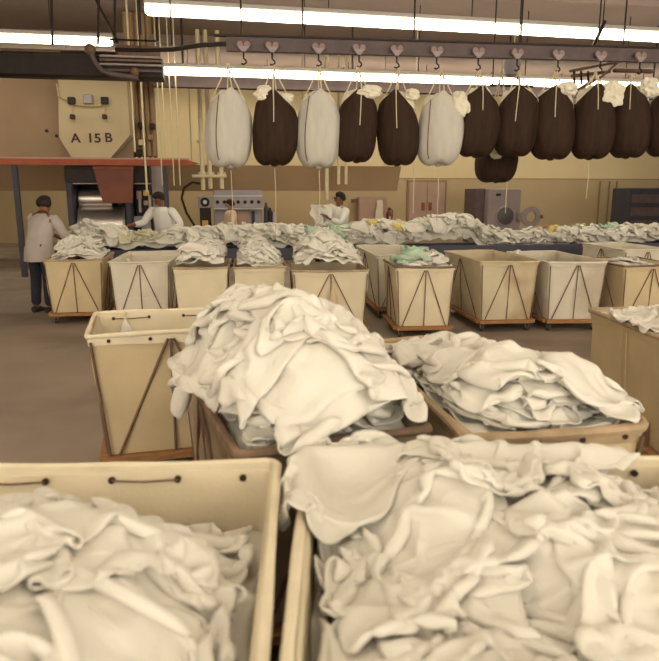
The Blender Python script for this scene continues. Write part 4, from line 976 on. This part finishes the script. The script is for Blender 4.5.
#SECTION_PEOPLE
# ------------------------------------------------------------------ people (skin-modifier figures)
def skin_mesh(name, verts, edges, radii, m, parent, sub=2, root=0):
    me = bpy.data.meshes.new(name); me.from_pydata(verts, edges, []); me.update()
    o = bpy.data.objects.new(name, me); C.objects.link(o)
    md = o.modifiers.new('skin', 'SKIN'); md.use_smooth_shade = True
    for i, r in enumerate(radii):
        r = (r, r) if isinstance(r, (int, float)) else r
        me.skin_vertices[0].data[i].radius = r
    me.skin_vertices[0].data[root].use_root = True
    sd = o.modifiers.new('sub', 'SUBSURF'); sd.levels = sub; sd.render_levels = sub
    dg = bpy.context.evaluated_depsgraph_get(); ev = bpy.data.meshes.new_from_object(o.evaluated_get(dg))
    bpy.data.objects.remove(o); o = bpy.data.objects.new(name, ev); C.objects.link(o); ev.materials.clear(); ev.materials.append(m); ev.shade_smooth()
    o.parent = parent; return o

def person(loc, rz, label, J, shirt, skin, hair='short', s=1.0, cap=None, hem=.86):
    """J: joints in metres, figure faces -y: neck head(center) sh_l el_l wr_l hand_l ... hips knees feet"""
    t = empty('person', loc, rz, label=label, cat='person')
    names = ['pelvis', 'waist', 'chest', 'neckb', 'neck', 'head', 'crown']
    v = [J[k] for k in names]; r = [(.15, .11), (.13, .10), (.16, .11), (.075, .07), (.052, .052), (.082, .095), (.066, .078)]
    e = [(i, i + 1) for i in range(6)]
    fv = Vector(J['face'])
    hc_ = Vector(J['head'])
    def add(p, q, rad):
        v.append(tuple(p)); r.append(rad); e.append((q, len(v) - 1)); return len(v) - 1
    for sd in ('l', 'r'):
        a = add(J['sh_' + sd], 2, .062); b = add(J['el_' + sd], a, .043); c_ = add(J['wr_' + sd], b, .028)
        wd = Vector(J['wr_' + sd]); d = (wd - Vector(J['el_' + sd])).normalized()
        side = d.cross(Vector((0, 0, 1))); side = side.normalized() if side.length > .1 else Vector((1, 0, 0)); dn = side.cross(d)
        pm = add(wd + d * .05, c_, (.036, .018))
        for k, (off, ln) in enumerate(((-.030, .062), (-.010, .075), (.010, .070), (.029, .052))):
            kn = add(wd + d * .088 + side * off, pm, .0105)
            f1_ = add(wd + d * (.088 + ln * .5) + side * off * 1.1 - Vector((0, 0, .008)), kn, .0088)
            add(wd + d * (.085 + ln * .92) + side * off * 1.1 - Vector((0, 0, .026)), f1_, .007)
        sgn = -1 if sd == 'l' else 1
        th = add(wd + d * .035 + side * sgn * .042, pm, .0115); add(wd + d * .075 + side * sgn * .055 - Vector((0, 0, .012)), th, .009)
        h_ = add(J['hip_' + sd], 0, .088); k_ = add(J['kn_' + sd], h_, .056); a_ = add(J['an_' + sd], k_, .036)
        add(Vector(J['an_' + sd]) + Vector((0, -.10, -.045)), a_, (.036, .026))
    body = skin_mesh('body', v, e, r, M[skin], t)
    # facial features
    fdir = fv.normalized(); right = fdir.cross(Vector((0, 0, 1))).normalized(); up = right.cross(fdir)
    fc = hc_ + fdir * .085
    MB().tube([fc + up * .022, fc + fdir * .018 - up * .012, fc + fdir * .006 - up * .024], [.007, .014, .010], 8).build('nose', M[skin], t)
    for q in (-1, 1):
        MB().sphere(tuple(fc + right * q * .032 + up * .024 - fdir * .004), .011, 10).build('eye', M['eye'], t)
        MB().tube([fc + right * (q * .018) + up * .044 - fdir * .002, fc + right * (q * .046) + up * .044 - fdir * .012], .0045, 6).build('eyebrow', M['hair'], t)
        MB().sphere(tuple(hc_ + right * q * .086 - fdir * .012 + up * .002), .026, 10, (.5, .8, 1.2)).build('ear', M[skin], t)
    MB().tube([fc + right * -.024 - up * .045 - fdir * .006, fc - up * .043 + fdir * .004, fc + right * .024 - up * .045 - fdir * .006], .0065, 6).build('mouth', M['pink_cloth'], t)
    # hair: a cap over crown, sides and nape
    hb = MB(); n = 24; vv = []; mm = 14
    rr_ = random.Random(len(label))
    for i in range(mm + 1):
        th = PI * i / mm
        for k in range(n):
            a = 2 * PI * k / n
            d = right * (math.sin(th) * math.cos(a)) + fdir * (math.sin(th) * math.sin(a)) + up * math.cos(th)
            # hairline: the cap shrinks in under the skin at the face and below the nape
            ss = lambda a_, b_, x_: max(0., min(1., (x_ - a_) / (b_ - a_))) ** 2 * (3 - 2 * max(0., min(1., (x_ - a_) / (b_ - a_))))
            front = math.sin(th) * math.sin(a); hgt = math.cos(th)
            R1 = .119 + rr_.uniform(-.006, .006) - .052 * ss(.0, .45, front) * ss(.85, .35, hgt) - .050 * ss(.35, .75, -hgt)
            vv.append(hc_ + up * .022 - fdir * .014 + Vector((d.x * R1, d.y * R1, d.z * R1 * 1.02)))
    hb.add(vv, [(i * n + k, i * n + n + k, i * n + n + (k + 1) % n, i * n + (k + 1) % n) for i in range(mm) for k in range(n)])
    o = hb.build('hair', M['hair'], t); sm = o.modifiers.new('s', 'SUBSURF'); sm.levels = 1; sm.render_levels = 1
    # tunic: lofted trunk and tapering sleeves in one mesh
    b = MB(); n = 28; pv, wa, chs, nb = [Vector(J[k]) for k in ('pelvis', 'waist', 'chest', 'neckb')]
    rings = [(pv - Vector((0, 0, .20)), .222, .190), (pv - Vector((0, 0, .08)), .215, .182), (pv + Vector((0, 0, .02)), .204, .172), (wa, .184, .155), (wa.lerp(chs, .5), .186, .142),
             (chs, .200, .145), (chs.lerp(nb, .5), .200, .135), (chs.lerp(nb, .85), .178, .118), (nb + Vector((0, 0, .012)), .125, .10), (nb + Vector((0, 0, .03)), .076, .074)]
    vv = []
    for q, (c0, ra, rb_) in enumerate(rings):
        for k in range(n):
            a = 2 * PI * k / n; w_ = 1 + .035 * math.sin(5 * a + q) * (q < 5) + .02 * math.sin(9 * a - q)
            vv.append(c0 + Vector((ra * w_ * math.cos(a), rb_ * w_ * math.sin(a), 0)))
    b.add(vv, [(q * n + k, q * n + (k + 1) % n, q * n + n + (k + 1) % n, q * n + n + k) for q in range(len(rings) - 1) for k in range(n)])
    for sd in ('l', 'r'):
        s0, e0, w0 = [Vector(J[k + sd]) for k in ('sh_', 'el_', 'wr_')]; w0 = e0.lerp(w0, cap if cap is not None else .75)
        inn = s0.lerp(chs, .35); pts = [inn, s0, s0.lerp(e0, .33), s0.lerp(e0, .7), e0, e0.lerp(w0, .5), w0]
        b.tube(pts, [.075, .085, .078, .068, .066, .060, .052], 14)
    tn = b.build('tunic', M[shirt], t); sm = tn.modifiers.new('s', 'SUBSURF'); sm.levels = 1; sm.render_levels = 1
    # trousers and shoes
    v = [J['pelvis']]; r = [(.13, .10)]; e = []
    for sd in ('l', 'r'):
        a = len(v); v.append(J['hip_' + sd]); r.append(.092); e.append((0, a)); v.append(J['kn_' + sd]); r.append(.080); e.append((a, a + 1))
        an = Vector(J['an_' + sd]); v.append((an.x, an.y, an.z + .0)); r.append(.068); e.append((a + 1, a + 2))
    skin_mesh('trousers', v, e, r, M['trouser'], t)
    for sd in ('l', 'r'):
        an = Vector(J['an_' + sd]); b = MB(); n = 14; vv = []
        pr = [(.0, .9, 1), (.09, 1.0, 1), (.17, .95, .75), (.235, .75, .5), (.26, .35, .35)]
        for (q, w_, hh) in [(-.005, .5, .8)] + pr:
            for k in range(n): a = 2 * PI * k / n; vv.append((an.x + .046 * w_ * math.cos(a), an.y + .06 - q, max(0, .05 * hh * (1 + math.sin(a)) * .9)))
        b.add(vv, [(i * n + k, i * n + (k + 1) % n, i * n + n + (k + 1) % n, i * n + n + k) for i in range(5) for k in range(n)] + [tuple(reversed(range(n))), tuple(range(5 * n, 6 * n))])
        b.build('shoe', M['shoe'], t)
    return t

def joints(h=1.62, lean=0., face=(0, -1, -.1), turn=0., **k):
    s = h / 1.62
    J = dict(pelvis=(0, 0, .92), waist=(0, -.02 - lean * .2, 1.06), chest=(0, -.01 - lean * .62, 1.26 - lean * .06), neckb=(0, 0 - lean * .95, 1.36 - lean * .14), neck=(0, -.005 - lean * 1.05, 1.42 - lean * .18),
             head=(0, -.02 - lean * 1.2, 1.51 - lean * .22), crown=(0, -.015 - lean * 1.25, 1.575 - lean * .24))
    for sd, q in (('l', 1), ('r', -1)):
        J['sh_' + sd] = (q * .175, -lean * .85, 1.33 - lean * .12); J['el_' + sd] = (q * .24, -.06 - lean, 1.06); J['wr_' + sd] = (q * .16, -.28 - lean, 1.02)
        J['hip_' + sd] = (q * .09, 0, .88); J['kn_' + sd] = (q * .10, -.02, .48); J['an_' + sd] = (q * .11, .02, .085)
    J.update(k); J = {a: tuple(c_ * s for c_ in b) for a, b in J.items()}; J['face'] = face
    return J
# far-left worker, standing by the leftmost truck and reaching to the conveyor
person((-2.50, 9.95, 0), D2R(155), 'person in pale grey shirt and navy trousers at the far left, reaching to the conveyor',
       joints(1.66, lean=.16, face=(0, -1, -.25), el_l=(.24, -.36, 1.16), wr_l=(.12, -.62, 1.0), el_r=(-.26, -.25, 1.04), wr_r=(-.14, -.50, .98)), 'shirt_grey', 'skin')
# worker in white, bending over the belt
person((-.86, 12.05, 0), D2R(-28), 'person in white uniform bending over the conveyor beside the dark gear cabinet',
       joints(1.72, lean=.16, face=(-.25, -1, -.75), el_r=(-.32, -.20, 1.10), wr_r=(-.38, -.46, 1.08), el_l=(.33, -.10, 1.08), wr_l=(.25, -.34, .98)), 'shirt', 'skin')
# blurred far figure
person((.33, 15.6, 0), D2R(-70), 'small distant person in pale peach smock before the control console',
       joints(1.50, face=(-.3, -1, -.3)), 'shirt_pink', 'skin2')
# worker holding white cloth
person((2.22, 12.0, 0), D2R(-62), 'person with glasses in white uniform holding up a white cloth behind the conveyor',
       joints(1.68, face=(-.05, -1, -.05), el_l=(.24, -.18, 1.10), wr_l=(.08, -.33, 1.22), el_r=(-.24, -.14, 1.09), wr_r=(-.12, -.32, 1.20)), 'shirt', 'skin')
pg = [o for o in bpy.data.objects if o.get('label', '').startswith('person with glasses')][0]
for q in (-1, 1): MB().tube([(q * .036 + .028 * math.cos(a), -.125, 1.594 + .022 * math.sin(a)) for a in [k * PI / 6 for k in range(12)]], .004, 6, closed=True).build('glasses', M['dark_steel'], pg)
# the cloth being held
n = 26; t_ = np.linspace(-1, 1, n); A, B = np.meshgrid(t_, t_, indexing='ij'); rg = np.random.default_rng(4)
V = np.stack([A * .20 + .03 * vnoise(rg, n, 6), .05 * vnoise(rg, n, 6) + .05 * np.sin(A * 7 + B * 3), B * .25 + .02 * vnoise(rg, n, 6)], -1).reshape(-1, 3)
idx = np.arange(n * n).reshape(n, n); F = np.stack([idx[:-1, :-1], idx[1:, :-1], idx[1:, 1:], idx[:-1, 1:]], -1).reshape(-1, 4)
o = cloth_obj('held_cloth', V, F, M['linen'], 1, solid=.008); o.location = (1.88, 11.80, 1.22); o.rotation_euler = (0, 0, D2R(10))
tag(o, 'white cloth held up by the person with glasses', 'cloth')

# ------------------------------------------------------------------ camera, world, view
cam = bpy.data.cameras.new('camera'); co = bpy.data.objects.new('camera', cam); C.objects.link(co); S.camera = co
co.location = (0, 0, 1.7); co.rotation_euler = (PI / 2 - math.atan(138.5 / 660), 0, -math.atan(.169))
cam.sensor_fit = 'HORIZONTAL'; cam.sensor_width = 36; cam.lens = 36 * 660 / 659; cam.clip_start = .05
cam.dof.use_dof = True; cam.dof.focus_distance = 7.5; cam.dof.aperture_fstop = 3.2
w = bpy.data.worlds.new('world'); S.world = w; w.use_nodes = True
bg = w.node_tree.nodes['Background']; bg.inputs['Color'].default_value = (1.0, .90, .74, 1); bg.inputs['Strength'].default_value = 2.3
vs = S.view_settings; vs.view_transform = 'Standard'; vs.look = 'None'; vs.exposure = 0.5; vs.gamma = 1.0
S.cycles.use_denoising = True
